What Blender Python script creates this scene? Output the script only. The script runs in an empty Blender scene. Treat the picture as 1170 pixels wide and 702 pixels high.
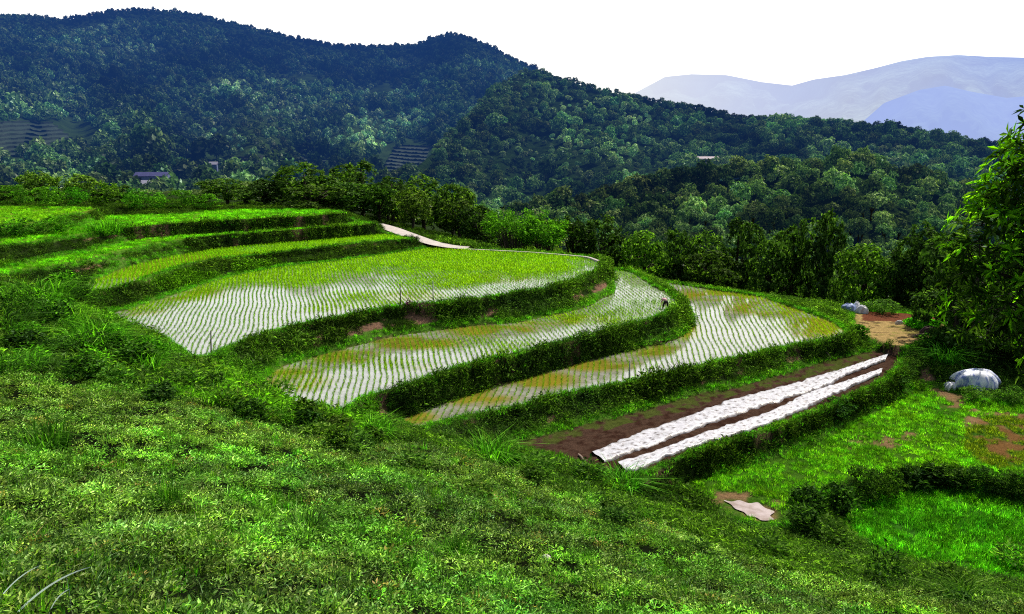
import bpy, math, random
import numpy as np
from mathutils import Vector, Matrix, Euler

random.seed(7)
rng = np.random.default_rng(11)
S = bpy.context.scene
COL = S.collection
R = math.radians

# ------------------------------------------------------------------ camera
CZ = 24.0
PITCH = R(12.45)
F = 910.0
CP, SP = math.cos(PITCH), math.sin(PITCH)
cam_d = bpy.data.cameras.new('camera')
cam_d.sensor_width = 36.0
cam_d.lens = 36.0 * F / 1170.0
cam_d.clip_start = 0.2
cam_d.clip_end = 30000.0
cam = bpy.data.objects.new('camera', cam_d)
COL.objects.link(cam)
cam.location = (0, 0, CZ)
cam.rotation_euler = (R(90) - PITCH, 0, 0)
S.camera = cam

def ray(px, py):
    cx = (px - 585.0) / F
    cy = (351.0 - py) / F
    return cx, cy * SP + CP, cy * CP - SP
def on_level(px, py, h):
    dx, dy, dz = ray(px, py)
    t = -h / dz
    return dx * t, dy * t, CZ - h
def at_depth(px, py, Y):
    dx, dy, dz = ray(px, py)
    t = Y / dy
    return dx * t, Y, CZ + dz * t
def project(x, y, z):
    z = z - CZ
    f = y * CP - z * SP
    u = y * SP + z * CP
    f = np.maximum(f, 1e-3)
    return 585.0 + F * x / f, 351.0 - F * u / f

# ------------------------------------------------------------------ noise
def _hash(ix, iy, seed):
    h = (ix.astype(np.int64) * 374761393 + iy.astype(np.int64) * 668265263 + seed * 1442695041) & 0xFFFFFFFF
    h = ((h ^ (h >> 13)) * 1274126177) & 0xFFFFFFFF
    return ((h ^ (h >> 16)) & 0xFFFF) / 65535.0
def vnoise(x, y, seed=0):
    x = np.asarray(x, float); y = np.asarray(y, float)
    ix = np.floor(x); iy = np.floor(y)
    fx = x - ix; fy = y - iy
    fx = fx * fx * (3 - 2 * fx); fy = fy * fy * (3 - 2 * fy)
    a = _hash(ix, iy, seed); b = _hash(ix + 1, iy, seed)
    c = _hash(ix, iy + 1, seed); d = _hash(ix + 1, iy + 1, seed)
    return (a * (1 - fx) + b * fx) * (1 - fy) + (c * (1 - fx) + d * fx) * fy
def fbm(x, y, seed=0, o=4):
    s = 0; a = 0.5
    for k in range(o):
        s = s + a * vnoise(np.asarray(x) * 2 ** k + 17.3 * k, np.asarray(y) * 2 ** k + 5.1 * k, seed + k)
        a *= 0.5
    return s / (1 - 0.5 ** o)

# ------------------------------------------------------------------ helpers
def tag(o, label=None, cat=None, group=None, kind=None):
    if label: o['label'] = label
    if cat: o['category'] = cat
    if group: o['group'] = group
    if kind: o['kind'] = kind
    return o
def empty(name, loc=(0, 0, 0), rz=0.0, scale=(1, 1, 1)):
    o = bpy.data.objects.new(name, None)
    o.empty_display_size = 0.3
    COL.objects.link(o)
    o.location = loc
    o.rotation_euler = (0, 0, rz)
    o.scale = scale
    return o
def link(name, me, mat=None, parent=None):
    o = bpy.data.objects.new(name, me)
    COL.objects.link(o)
    if mat is not None and len(me.materials) == 0:
        me.materials.append(mat)
    if parent is not None:
        o.parent = parent
    return o
def copy_tree(o, parent=None):
    c = o.copy()
    COL.objects.link(c)
    c.parent = parent
    for ch in list(o.children):
        copy_tree(ch, c)
    return c
def mesh(name, v, f, smooth=False):
    me = bpy.data.meshes.new(name)
    v = np.asarray(v, float)
    if isinstance(f, np.ndarray):
        n, k = f.shape
        me.vertices.add(len(v)); me.vertices.foreach_set('co', v.ravel())
        me.loops.add(n * k); me.loops.foreach_set('vertex_index', f.ravel().astype(np.int32))
        me.polygons.add(n)
        me.polygons.foreach_set('loop_start', (np.arange(n) * k).astype(np.int32))
        me.update(calc_edges=True)
    else:
        me.from_pydata([tuple(p) for p in v], [], f)
        me.update()
    if smooth:
        me.polygons.foreach_set('use_smooth', np.ones(len(me.polygons), bool))
    me.validate()
    return me

def leafv(nv, faces, seed=0):
    """one random value per leaf (all corners of a leaf share it)"""
    r = np.random.default_rng(seed + 5); out = np.full(nv, -1.0)
    for f in faces:
        f = list(f); q = out[f]; q = q[q >= 0]
        out[f] = q[0] if len(q) else r.random()
    out[out < 0] = .5
    return out
def plant_mesh(name, v, f, seed=0):
    me = mesh(name, v, f)
    a = me.attributes.new('leafv', 'FLOAT', 'POINT'); a.data.foreach_set('value', leafv(len(v), f, seed))
    return me

class MB:
    """collects primitive shapes into one mesh"""
    def __init__(s): s.v = []; s.f = []
    def add(s, v, f):
        b = len(s.v); s.v += [tuple(p) for p in v]; s.f += [tuple(i + b for i in q) for q in f]
        return s
    def box(s, c, d, rz=0.0, taper=1.0):
        cx, cy, cz = c; a, b, h = d[0] / 2, d[1] / 2, d[2] / 2
        P = []
        for z, k in ((-h, 1.0), (h, taper)):
            for x, y in ((-a, -b), (a, -b), (a, b), (-a, b)):
                x *= k; y *= k
                P.append((cx + x * math.cos(rz) - y * math.sin(rz), cy + x * math.sin(rz) + y * math.cos(rz), cz + z))
        return s.add(P, [(0, 3, 2, 1), (4, 5, 6, 7), (0, 1, 5, 4), (1, 2, 6, 5), (2, 3, 7, 6), (3, 0, 4, 7)])
    def tube(s, pts, rad, n=8, cap=True):
        pts = [Vector(p) for p in pts]; P = []
        for i, p in enumerate(pts):
            d = (pts[min(i + 1, len(pts) - 1)] - pts[max(i - 1, 0)]).normalized()
            a = d.orthogonal().normalized() if abs(d.z) < .9 else Vector((1, 0, 0))
            a = (a - d * a.dot(d)).normalized(); b = d.cross(a)
            r = rad[i] if hasattr(rad, '__len__') else rad
            for k in range(n):
                t = 2 * math.pi * k / n
                P.append(p + a * math.cos(t) * r + b * math.sin(t) * r)
        f = []
        for i in range(len(pts) - 1):
            for k in range(n):
                f.append((i * n + k, i * n + (k + 1) % n, (i + 1) * n + (k + 1) % n, (i + 1) * n + k))
        if cap:
            f.append(tuple(range(n - 1, -1, -1))); f.append(tuple((len(pts) - 1) * n + k for k in range(n)))
        return s.add(P, f)
    def build(s, name, mat=None, parent=None, smooth=False):
        return link(name, mesh(name, s.v, s.f, smooth), mat, parent)

# ------------------------------------------------------------------ materials
class NT:
    def __init__(s, nt): s.nt = nt
    def n(s, t, **kw):
        nd = s.nt.nodes.new(t)
        for k, v in kw.items():
            if k.startswith('_'): setattr(nd, k[1:], v)
        for k, v in kw.items():
            if not k.startswith('_'):
                key = int(k[1:]) if k[0] == 'i' and k[1:].isdigit() else k.replace('__', ' ')
                s.set(nd.inputs[key], v)
        return nd
    def set(s, sock, v):
        if isinstance(v, bpy.types.NodeSocket): s.nt.links.new(v, sock)
        elif isinstance(v, bpy.types.Node): s.nt.links.new(v.outputs[0], sock)
        else:
            if sock.type == 'RGBA' and len(v) == 3: v = (*v, 1)
            sock.default_value = v
    def math(s, op, a, b=0.0, clamp=False):
        nd = s.nt.nodes.new('ShaderNodeMath'); nd.operation = op; nd.use_clamp = clamp
        s.set(nd.inputs[0], a); s.set(nd.inputs[1], b); return nd.outputs[0]
    def mix(s, fac, a, b, blend='MIX'):
        nd = s.nt.nodes.new('ShaderNodeMix'); nd.data_type = 'RGBA'; nd.blend_type = blend
        s.set(nd.inputs[0], fac); s.set(nd.inputs[6], a); s.set(nd.inputs[7], b); return nd.outputs[2]
    def ramp(s, fac, stops, interp='LINEAR'):
        nd = s.nt.nodes.new('ShaderNodeValToRGB'); cr = nd.color_ramp; cr.interpolation = interp
        while len(cr.elements) < len(stops): cr.elements.new(0.5)
        for e, (p, c) in zip(cr.elements, stops):
            e.position = p; e.color = (*c, 1) if len(c) == 3 else c
        s.set(nd.inputs[0], fac); return nd.outputs[0]
    def noise(s, scale, detail=4, rough=.55, vec=None, dist=0.0):
        nd = s.nt.nodes.new('ShaderNodeTexNoise')
        nd.inputs['Scale'].default_value = scale; nd.inputs['Detail'].default_value = detail
        nd.inputs['Roughness'].default_value = rough; nd.inputs['Distortion'].default_value = dist
        if vec is None:
            g = s.nt.nodes.new('ShaderNodeNewGeometry'); vec = g.outputs['Position']
        s.nt.links.new(vec, nd.inputs['Vector']); return nd.outputs[0]
def new_mat(name):
    m = bpy.data.materials.new(name); m.use_nodes = True
    m.node_tree.nodes.clear()
    return m, NT(m.node_tree)
def finish(t, sh, haze=None, disp=None):
    """output; haze = (colour, distance scale, distance offset): aerial haze painted as a glow into the far surfaces"""
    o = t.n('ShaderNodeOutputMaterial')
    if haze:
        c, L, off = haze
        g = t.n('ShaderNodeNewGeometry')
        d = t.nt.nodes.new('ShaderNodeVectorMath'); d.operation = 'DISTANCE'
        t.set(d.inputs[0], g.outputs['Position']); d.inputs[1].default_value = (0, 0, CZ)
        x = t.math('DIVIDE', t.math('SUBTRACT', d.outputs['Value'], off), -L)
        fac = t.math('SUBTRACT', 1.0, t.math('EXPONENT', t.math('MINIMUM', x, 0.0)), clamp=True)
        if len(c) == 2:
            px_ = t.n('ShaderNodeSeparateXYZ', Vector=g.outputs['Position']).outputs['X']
            c = t.mix(t.math('DIVIDE', t.math('SUBTRACT', px_, 900.0), 2100.0, clamp=True), (*c[0], 1), (*c[1], 1))  # painted haze shifts from pale to blue along world X
        e = t.n('ShaderNodeEmission', Color=c, Strength=1.0)  # surface emits the haze colour, standing in for lit air
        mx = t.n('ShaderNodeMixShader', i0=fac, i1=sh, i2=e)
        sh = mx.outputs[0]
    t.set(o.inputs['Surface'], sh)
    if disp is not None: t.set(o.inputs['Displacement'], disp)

def leaf_mat(name, base, trans, src='inst', haze=None, gloss=.05, var=.35, tw=.42, rough=.4, lo=.35, hi=1.9):
    m, t = new_mat(name)
    oi = t.n('ShaderNodeObjectInfo')
    if src == 'inst':
        a = t.n('ShaderNodeAttribute', _attribute_type='INSTANCER', _attribute_name='tint'); tint = a.outputs['Color']
    elif src == 'vcol':
        a = t.n('ShaderNodeAttribute', _attribute_name='leafcol'); tint = a.outputs['Color']
    elif src == 'none':
        tint = (1, 1, 1, 1)
    else:
        tint = oi.outputs['Color']
    n = t.noise(1.7 if haze is None else .12, 3)
    k = t.math('ADD', t.math('MULTIPLY', oi.outputs['Random'], var), 1.0 - var * .6)
    k = t.math('MULTIPLY', k, t.math('ADD', t.math('MULTIPLY', n, 1.5), .25))
    lv = t.n('ShaderNodeAttribute', _attribute_name='leafv').outputs['Fac']
    k = t.math('MULTIPLY', k, t.ramp(lv, [(0.0, (lo,) * 3), (.55, (.9,) * 3), (1.0, (hi,) * 3)]))
    hue = t.ramp(lv, [(0.0, (.75, .95, 1.25)), (.5, (1, 1, 1)), (.86, (1.15, 1.0, 1.0)), (1.0, (1.5, 1.08, 2.2))])  # palest leaves stand in for glints, put into the leaf colour
    tint = t.mix(1.0, tint, hue, 'MULTIPLY')
    c1 = t.mix(1.0, t.mix(1.0, (*base, 1), tint, 'MULTIPLY'), t.n('ShaderNodeCombineColor', Red=k, Green=k, Blue=k).outputs[0], 'MULTIPLY')
    c2 = t.mix(1.0, t.mix(1.0, (*trans, 1), tint, 'MULTIPLY'), t.n('ShaderNodeCombineColor', Red=k, Green=k, Blue=k).outputs[0], 'MULTIPLY')
    d = t.n('ShaderNodeBsdfDiffuse', Color=c1)
    tr = t.n('ShaderNodeBsdfTranslucent', Color=c2)
    mx = t.n('ShaderNodeMixShader', i0=tw, i1=d, i2=tr)
    gl = t.n('ShaderNodeBsdfGlossy', Color=(.9, .95, .85, 1), Roughness=rough)
    fr = t.n('ShaderNodeFresnel', IOR=1.35)
    gf = t.math('MULTIPLY', fr.outputs[0], gloss * 1.3, clamp=True)
    mx2 = t.n('ShaderNodeMixShader', i0=gf, i1=mx, i2=gl)
    finish(t, mx2.outputs[0], haze)
    return m
def plain_mat(name, col, rough=.7, var=.25, scale=6.0, haze=None, bump=0.0, metallic=0.0, spec=.3):
    m, t = new_mat(name)
    g = t.n('ShaderNodeTexCoord')
    n = t.noise(scale, 5, .6, g.outputs['Object'])
    c = t.ramp(n, [(.25, tuple(x * (1 - var) for x in col)), (.75, tuple(min(1, x * (1 + var)) for x in col))])
    b = t.n('ShaderNodeBsdfPrincipled', Base__Color=c, Roughness=rough, Metallic=metallic)
    b.inputs['Specular IOR Level'].default_value = spec
    if bump:
        bp = t.n('ShaderNodeBump', Strength=bump, Distance=.05, Height=n); t.set(b.inputs['Normal'], bp.outputs[0])
    finish(t, b.outputs[0], haze)
    return m

# ------------------------------------------------------------------ plots: outlines traced on the photo, laid out on their real levels
def smooth_loop(P, sub=4):
    P = np.array(P, float); n = len(P); out = []
    for i in range(n):
        p0, p1, p2, p3 = P[i - 1], P[i], P[(i + 1) % n], P[(i + 2) % n]
        for k in range(sub):
            u = k / sub
            out.append(.5 * ((2 * p1) + (-p0 + p2) * u + (2 * p0 - 5 * p1 + 4 * p2 - p3) * u * u + (-p0 + 3 * p1 - 3 * p2 + p3) * u ** 3) if True else p1)
    return np.array(out)
PX = {}
PX['A'] = (14.5, [(226,410),(258,397),(290,386),(316,378),(341,371),(380,364),(405,359),(428,354),(457,350),(490,347.5),(521,345),(559,340),(586,335),(611,332),(637,326),(663,317),(681,308),(686,300),(673,295),(647,293),(611,290),(560,287.5),(536,285.6),(500,284),(483,286),(434,293),(383,300),(331,305.6),(290,312.5),(256,320),(218,331),(179,344),(149,354),(131,358),(138,369),(154,374.6),(179,382),(200,392.6)])
PX['B'] = (16.3, [(304,439),(323,450),(336,463),(367,464),(385,471),(400,462),(418,453),(449,444),(490,431),(521,421),(559,410.5),(593,403),(626,394),(644,390),(683,380),(721,370),(747,362),(765,353),(773,346),(763,336),(745,327),(724,313),(714,310),(702,310),(701,320),(702,334),(688,341.5),(668,352),(644,358),(618,363),(590,369),(546,372),(495,378.5),(444,386),(393,399),(341,413),(316,423)])
PX['C'] = (18.05, [(455,480),(478,490),(487,486),(521,477),(585,465.6),(631,453),(683,442.6),(734,433),(785,421),(836,409),(870,402),(903,395),(931,391),(957,385),(965,379),(957,372),(937,363),(908,353),(885,345),(865,339),(816,332),(780,326),(760,324),(770,331),(783,344),(792,359),(793,364),(789,373),(775,387),(734,398),(695,405),(657,416),(618,426),(590,434),(546,446),(508,459),(470,474)])
PX['D'] = (19.4, [(590,508),(631,496),(683,482),(734,469),(793,452),(836,444),(870,435),(908,425),(947,412),(993,403),(1021,403),(1026,412),(1010,432),(960,456),(908,477),(870,491),(798,512),(765,526),(734,539),(712,542),(680,535),(640,522)])
PX['E'] = (20.8, [(775,553),(840,538),(921,511),(972,486),(1011,465),(1034,452),(1060,444),(1100,452),(1150,462),(1260,480),(1260,550),(1170,541),(1090,534),(1040,534),(985,543),(935,563),(912,590),(880,602),(855,597),(830,585),(803,568)])
PX['F'] = (22.0, [(1000,567),(1040,560),(1075,558),(1110,566),(1170,580),(1260,592),(1260,662),(1170,662),(1100,650),(1040,640),(990,622),(975,600),(980,580)])
PX['G'] = (18.6, [(978,359),(1000,356),(1060,361),(1078,370),(1074,384),(1050,391),(1025,396),(1010,392),(990,384),(976,372)])
PX['H'] = (13.3, [(51,331),(103,322),(128,313),(146,306),(180,297),(218,290),(253,284),(300,279.5),(321,277.5),(383,272.5),(434,268.5),(444,269),(470,273),(460,274),(408,278),(357,284.5),(318,289.5),(295,292),(256,295.5),(205,304.5),(174,315),(136,328),(110,333),(90,336),(64,335)])
PX['I'] = (11.8, [(-40,319),(0,309),(51,297),(103,288),(149,275.5),(174,272),(218,268),(300,262),(331,259.5),(383,256),(406,254),(430,255.5),(408,257.3),(357,261.5),(306,265),(256,269),(215,273),(180,277),(141,285),(103,295),(51,304),(15,310),(-40,326)])
PX['J'] = (10.4, [(-40,281),(0,273),(31,270),(77,263),(110,253),(118,248),(164,246.5),(218,245.5),(231,242.5),(300,240),(357,240),(383,241.5),(394,243.5),(357,247),(300,250),(218,254.5),(151,260),(128,261),(90,267.5),(38,275.5),(0,280),(-40,288)])
PX['K'] = (9.2, [(-80,262),(0,257),(38,254),(77,244),(102,241),(108,238.3),(51,237.2),(0,237.2),(-80,239)])
POLY = {}
for k, (h, P) in PX.items():
    W = [on_level(a, b, h)[:2] for a, b in smooth_loop(P, 4)]
    POLY[k] = (CZ - h, np.array(W))
PADDY = 'ABCH'
ORDER = 'KJIHABCGDEF'      # uphill first: the upper plot wins where outlines touch

def poly_sd(x, y, P):
    """signed distance (negative inside) of points to a closed outline"""
    d2 = np.full(x.shape, 1e9); inside = np.zeros(x.shape, bool)
    Q = np.roll(P, -1, 0)
    for (ax, ay), (bx, by) in zip(P, Q):
        ex, ey = bx - ax, by - ay; L = ex * ex + ey * ey
        if L < 1e-9: continue
        t = np.clip(((x - ax) * ex + (y - ay) * ey) / L, 0, 1)
        d2 = np.minimum(d2, (x - ax - t * ex) ** 2 + (y - ay - t * ey) ** 2)
        c = (ay > y) != (by > y)
        if abs(by - ay) > 1e-9:
            inside ^= c & (x < ex * (y - ay) / (by - ay) + ax)
    return np.where(inside, -1, 1) * np.sqrt(d2)

# ------------------------------------------------------------------ terrain
FG = [(0,702,6.5),(150,702,7),(300,702,8),(450,702,9),(585,702,10),(750,702,13),(900,702,17),(1050,702,22),(1170,702,24),(1300,702,26),(-150,702,6),
 (0,600,13),(200,600,14.5),(400,600,18),(585,600,22),(720,600,28),(850,645,28),(1000,680,28.5),(1100,682,28),(1170,690,27),
 (0,500,23),(150,500,25),(300,500,31),(420,500,38),(500,510,40),(585,540,34),(650,560,35),(-150,500,22),
 (0,430,34),(100,430,37),(200,440,42),(270,450,43),(0,400,40),(80,390,45),(110,380,51),(0,350,51),(60,345,56),(0,325,59),(25,333,60),(-150,400,38),(-150,330,55)]
ROAD_PX = [(430,256.5,12.5),(446,261,12.8),(462,267,13.2),(480,273.5,13.6),(498,278.8,14.0),(515,281.8,14.2),(535,283.6,14.35)]
ROAD = np.array([on_level(a, b, h) for a, b, h in ROAD_PX])
ctrl = []
for k in ORDER:
    z, P = POLY[k]
    last = None
    for p in P:
        if last is None or np.hypot(*(p - last)) > 1.3:
            ctrl.append((p[0], p[1], z)); last = p
ctrl += [at_depth(*c) for c in FG]
ctrl += [(x, 0.0, CZ - 1.75 - max(0, x) * .22) for x in (-12, -6, -2, 0, 2, 6, 12, 20)]
ctrl += [(x, -12.0, CZ + 1.0 - max(0, x) * .2) for x in (-20, -8, 0, 8, 20)]
ctrl += [tuple(p) for p in ROAD]
# valley beyond the edge of the fields
VAL = [(-95,150,10.5),(-60,150,11.5),(-30,150,14),(-5,140,20),(-45,128,11.3),(-70,128,10.3),(-25,124,13),(-100,128,9.5),
 (0,118,18),(10,108,20),(20,106,22.5),(30,102,23),(40,96,22.5),(46,92,21.5),(55,92,21.5),
 (10,150,32),(30,140,33),(50,130,32),(75,110,28),(90,140,34),(60,160,38),(-10,170,30),
 (45,76,19.6),(52,80,20.0),(60,84,20.6),(48,66,20.3),(58,70,20.6),(75,80,21.5),(85,60,21),(70,55,21),
 (75,35,19),(60,25,16.5),(40,14,12.5),(-60,40,10),(-60,70,9.8),(-60,20,6.5),(-80,90,8.5),(-100,60,8)]
ctrl += [(x, y, CZ - h) for x, y, h in VAL]
for x in (-260, -120, 0, 120, 260):
    ctrl.append((x, 330, -14.0 if x > -100 else -12.0))
    ctrl.append((x, 230, -13.0 if x > -100 else -6.0))
ctrl = np.array(ctrl)
# drop near-duplicates
keep = []
for i, p in enumerate(ctrl):
    if not keep or np.min(np.hypot(ctrl[keep, 0] - p[0], ctrl[keep, 1] - p[1])) > .35:
        keep.append(i)
ctrl = ctrl[keep]
NC = len(ctrl)
D = np.hypot(ctrl[:, None, 0] - ctrl[None, :, 0], ctrl[:, None, 1] - ctrl[None, :, 1])
Amat = np.zeros((NC + 3, NC + 3)); Amat[:NC, :NC] = -D + np.eye(NC) * -0.02
Amat[:NC, NC:] = np.c_[np.ones(NC), ctrl[:, :2]]; Amat[NC:, :NC] = Amat[:NC, NC:].T
wts = np.linalg.solve(Amat, np.r_[ctrl[:, 2], 0, 0, 0])
def rbf(x, y):
    sh = x.shape; x = x.ravel(); y = y.ravel(); out = np.empty(len(x))
    for i in range(0, len(x), 20000):
        a, b = x[i:i + 20000], y[i:i + 20000]
        out[i:i + 20000] = -np.hypot(a[:, None] - ctrl[None, :, 0], b[:, None] - ctrl[None, :, 1]) @ wts[:NC] + wts[NC] + wts[NC + 1] * a + wts[NC + 2] * b
    return out.reshape(sh)

X0, X1, Y0, Y1, ST = -80.0, 92.0, -6.0, 132.0, 0.22
gx = np.arange(X0, X1 + ST, ST); gy = np.arange(Y0, Y1 + ST, ST)
cgx = np.arange(X0 - 1, X1 + 2, .55); cgy = np.arange(Y0 - 1, Y1 + 2, .55)
coarse = rbf(*np.meshgrid(cgx, cgy))
def bil(gx0, gy0, st, G, x, y):
    u = np.clip((x - gx0) / st, 0, G.shape[1] - 1.001); v = np.clip((y - gy0) / st, 0, G.shape[0] - 1.001)
    i = u.astype(int); j = v.astype(int); fu = u - i; fv = v - j
    return (G[j, i] * (1 - fu) + G[j, i + 1] * fu) * (1 - fv) + (G[j + 1, i] * (1 - fu) + G[j + 1, i + 1] * fu) * fv
GX, GY = np.meshgrid(gx, gy)
Z = bil(cgx[0], cgy[0], .55, coarse, GX, GY)
Zb = Z.copy()
CLS = np.full(GX.shape, -1, int)          # which plot a point lies in
DED = np.full(GX.shape, 99.0)             # distance to the nearest plot edge
rough = (fbm(GX / 5.0, GY / 5.0, 3) - .5) * 1.1 + (fbm(GX / 1.3, GY / 1.3, 9, 3) - .5) * .45
Zr = Z + rough
SDS = {}
for ki, k in enumerate(ORDER):
    z, P = POLY[k]
    m = (GX > P[:, 0].min() - 4) & (GX < P[:, 0].max() + 4) & (GY > P[:, 1].min() - 4) & (GY < P[:, 1].max() + 4)
    sd = np.full(GX.shape, 99.0)
    sd[m] = poly_sd(GX[m], GY[m], P)
    SDS[k] = sd
alld = np.min(np.stack([SDS[k] for k in ORDER]), 0)
amp = np.clip((alld - .2) / 2.5, .12, 1.0)
Z = Z + rough * amp
for ki, k in enumerate(ORDER):
    z, P = POLY[k]; sd = SDS[k]
    ins = (sd < 0) & (CLS < 0)
    CLS[ins] = ki
for ki, k in enumerate(ORDER):
    z, P = POLY[k]; sd = SDS[k]
    if k in PADDY + 'D':
        rim = (sd >= 0) & (sd < .75) & (CLS < 0)
        hgt = z + (.2 if k != 'D' else .12) * np.clip(1 - np.abs(sd - .32) / .45, 0, 1)
        hgt = hgt + (fbm(GX / .7, GY / .7, 4, 2) - .5) * .14
        Z = np.where(rim, np.maximum(Z, hgt), Z)
    if k in 'GEF':
        edge = (CLS == ki); Z = np.where(edge, z * 1.0 + (Zr - Zb) * .25, Z)
    elif k in PADDY:
        Z = np.where(CLS == ki, z - .12, Z)
    elif k == 'D':
        Z = np.where(CLS == ki, z + .05 * np.sin((GX * .62 - GY * .78) * 7) + (fbm(GX / .5, GY / .5, 8, 3) - .5) * .16, Z)
    else:
        Z = np.where(CLS == ki, z + (fbm(GX / 1.5, GY / 1.5, 8, 3) - .5) * .25, Z)
PUD = np.array([on_level(a, b, 20.8)[:2] for a, b in smooth_loop([(827,571),(836,572.5),(845,571),(856,574.5),(866,573.5),(874,579.5),(885,584),(880,588.5),(884,593),(871,594),(864,590.5),(855,589),(850,584.5),(840,580.5),(835,575.5)], 4)])
psd = poly_sd(GX, GY, PUD)
Z = np.where(psd < .9, np.minimum(Z, CZ - 20.8 - .12 + .14 * np.clip(psd / .5, 0, 2)), Z)
# road bed
RD = np.full(GX.shape, 99.0)
for a, b in zip(ROAD[:-1], ROAD[1:]):
    m = (GX > min(a[0], b[0]) - 4) & (GX < max(a[0], b[0]) + 4) & (GY > min(a[1], b[1]) - 4) & (GY < max(a[1], b[1]) + 4)
    e = b - a; L = e[0] ** 2 + e[1] ** 2
    t = np.clip(((GX[m] - a[0]) * e[0] + (GY[m] - a[1]) * e[1]) / L, 0, 1)
    d = np.hypot(GX[m] - a[0] - t * e[0], GY[m] - a[1] - t * e[1])
    zr = a[2] + t * e[2]; RD[m] = np.minimum(RD[m], d)
    zz = Z[m]; cm = CLS[m] < 0
    Z[m] = np.where(cm & (d < 1.6), np.minimum(zz, zr - .06), zz)
def ground(x, y):
    return bil(gx[0], gy[0], ST, Z, np.asarray(x, float), np.asarray(y, float))
def gcls(x, y):
    i = np.clip(np.round((np.asarray(x) - gx[0]) / ST).astype(int), 0, len(gx) - 1); j = np.clip(np.round((np.asarray(y) - gy[0]) / ST).astype(int), 0, len(gy) - 1)
    return CLS[j, i], alld[j, i]
def hit(px, py):
    """where the sight line through a photo pixel meets the ground"""
    dx, dy, dz = ray(px, py)
    t = np.arange(3.0, 190.0, .06)
    z = CZ + dz * t
    g = ground(dx * t, dy * t)
    w = np.nonzero(z <= g)[0]
    i = w[0] if len(w) else len(t) - 1
    return float(dx * t[i]), float(dy * t[i]), float(g[i])

# one ground sheet: fine in the middle, coarse out to the horizon
ext = np.array([1, 3, 8, 18, 40, 80, 160, 320, 700, 1500, 4000, 9000.0])
fx = np.r_[gx[0] - ext[::-1], gx, gx[-1] + ext]; fy = np.r_[gy[0] - ext[::-1], gy, gy[-1] + ext]
FX, FY = np.meshgrid(fx, fy)
FZ = np.zeros(FX.shape); ne = len(ext)
outer = np.ones(FX.shape, bool); outer[ne:-ne, ne:-ne] = False
far = rbf(np.clip(FX[outer], -260, 260), np.clip(FY[outer], -40, 330))
far = np.clip(far, -22, 30)
dist_out = np.maximum(np.maximum(gx[0] - FX[outer], FX[outer] - gx[-1]), np.maximum(gy[0] - FY[outer], FY[outer] - gy[-1]))
edge_z = ground(FX[outer], FY[outer])
w = np.clip(dist_out / 20, 0, 1)
FZ[outer] = edge_z * (1 - w) + far * w
FZ[ne:-ne, ne:-ne] = Z
ny, nx = FX.shape
idx = np.arange(nx * ny).reshape(ny, nx)
faces = np.stack([idx[:-1, :-1], idx[:-1, 1:], idx[1:, 1:], idx[1:, :-1]], -1).reshape(-1, 4)
gme = mesh('ground', np.stack([FX, FY, FZ], -1).reshape(-1, 3), faces, True)
# ground colour by what grows or lies there
colr = np.zeros((ny, nx, 4)); colr[..., 3] = 1
base = np.array([.020, .034, .009])
C3 = np.ones(GX.shape + (3,)) * base
pxg, pyg = project(GX, GY, Z)
slope = np.hypot(*np.gradient(Z, ST))
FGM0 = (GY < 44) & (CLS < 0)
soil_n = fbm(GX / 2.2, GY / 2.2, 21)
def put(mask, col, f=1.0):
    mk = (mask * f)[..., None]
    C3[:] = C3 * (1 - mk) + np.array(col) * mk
put(FGM0, (.007, .010, .004))  # near-black soil: shade in the leaf gaps is painted in
put((slope > .6) & (alld > 0) & (alld < 5) & (soil_n > .60), (.20, .115, .075))
cols = {'A': (.10, .10, .03), 'B': (.12, .11, .03), 'C': (.15, .12, .025), 'H': (.14, .16, .02), 'D': (.066, .038, .026), 'E': (.045, .115, .010), 'F': (.035, .125, .012), 'G': (.36, .25, .10), 'I': (.10, .22, .015), 'J': (.10, .22, .015), 'K': (.14, .22, .02)}
for ki, k in enumerate(ORDER):
    put(CLS == ki, cols[k])
# soil patches in the lower plots
e_i = ORDER.index('E')
def blob(cx, cy, rx, ry, k=1.0):
    q = ((pxg - cx) / rx) ** 2 + ((pyg - cy) / ry) ** 2 + (fbm(GX / .9, GY / .9, 33) - .35) * 3.4
    return np.clip((1.0 - q) * 2.0, 0, 1) * k
BARE = np.zeros(GX.shape)
for b in [(858,582,46,18),(836,568,44,11),(1000,503,44,9),(960,512,22,7),(1085,455,22,12),(1070,445,22,6),(1120,478,34,13),(1040,500,20,6),(1150,500,44,30)]:
    BARE = np.maximum(BARE, blob(*b))
put(BARE, (.21, .13, .065))
put(blob(1150,505,50,30) , (.15, .075, .025), .9)
g_i = ORDER.index('G')

put((CLS == g_i) & (fbm(GX / 1.1, GY / .8, 14) > .55), (.22, .20, .05), .8)
put((CLS == g_i) & (fbm(GX / 1.0, GY / .5, 15) > .68), (.08, .05, .03), .8)
put((CLS == g_i) & (pyg < 367 + (pxg - 1000) * .03) & (pxg > 985), (.15, .055, .03))
put((np.hypot((pxg - 1012) / 20, (pyg - 391) / 8) < 1) & (CLS < 0), (.09, .035, .02))
d_i = ORDER.index('D')
put((CLS == d_i) & (fbm(GX / .45, GY / .45, 66, 3) > .58), (.035, .016, .011), .8)
put((CLS == d_i) & (SDS['C'] < 3.4 + 1.3 * fbm(GX / 2, GY / 2, 5)) & (fbm(GX / .6, GY / .6, 6) > .44), (.06, .085, .015), .8)
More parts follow.
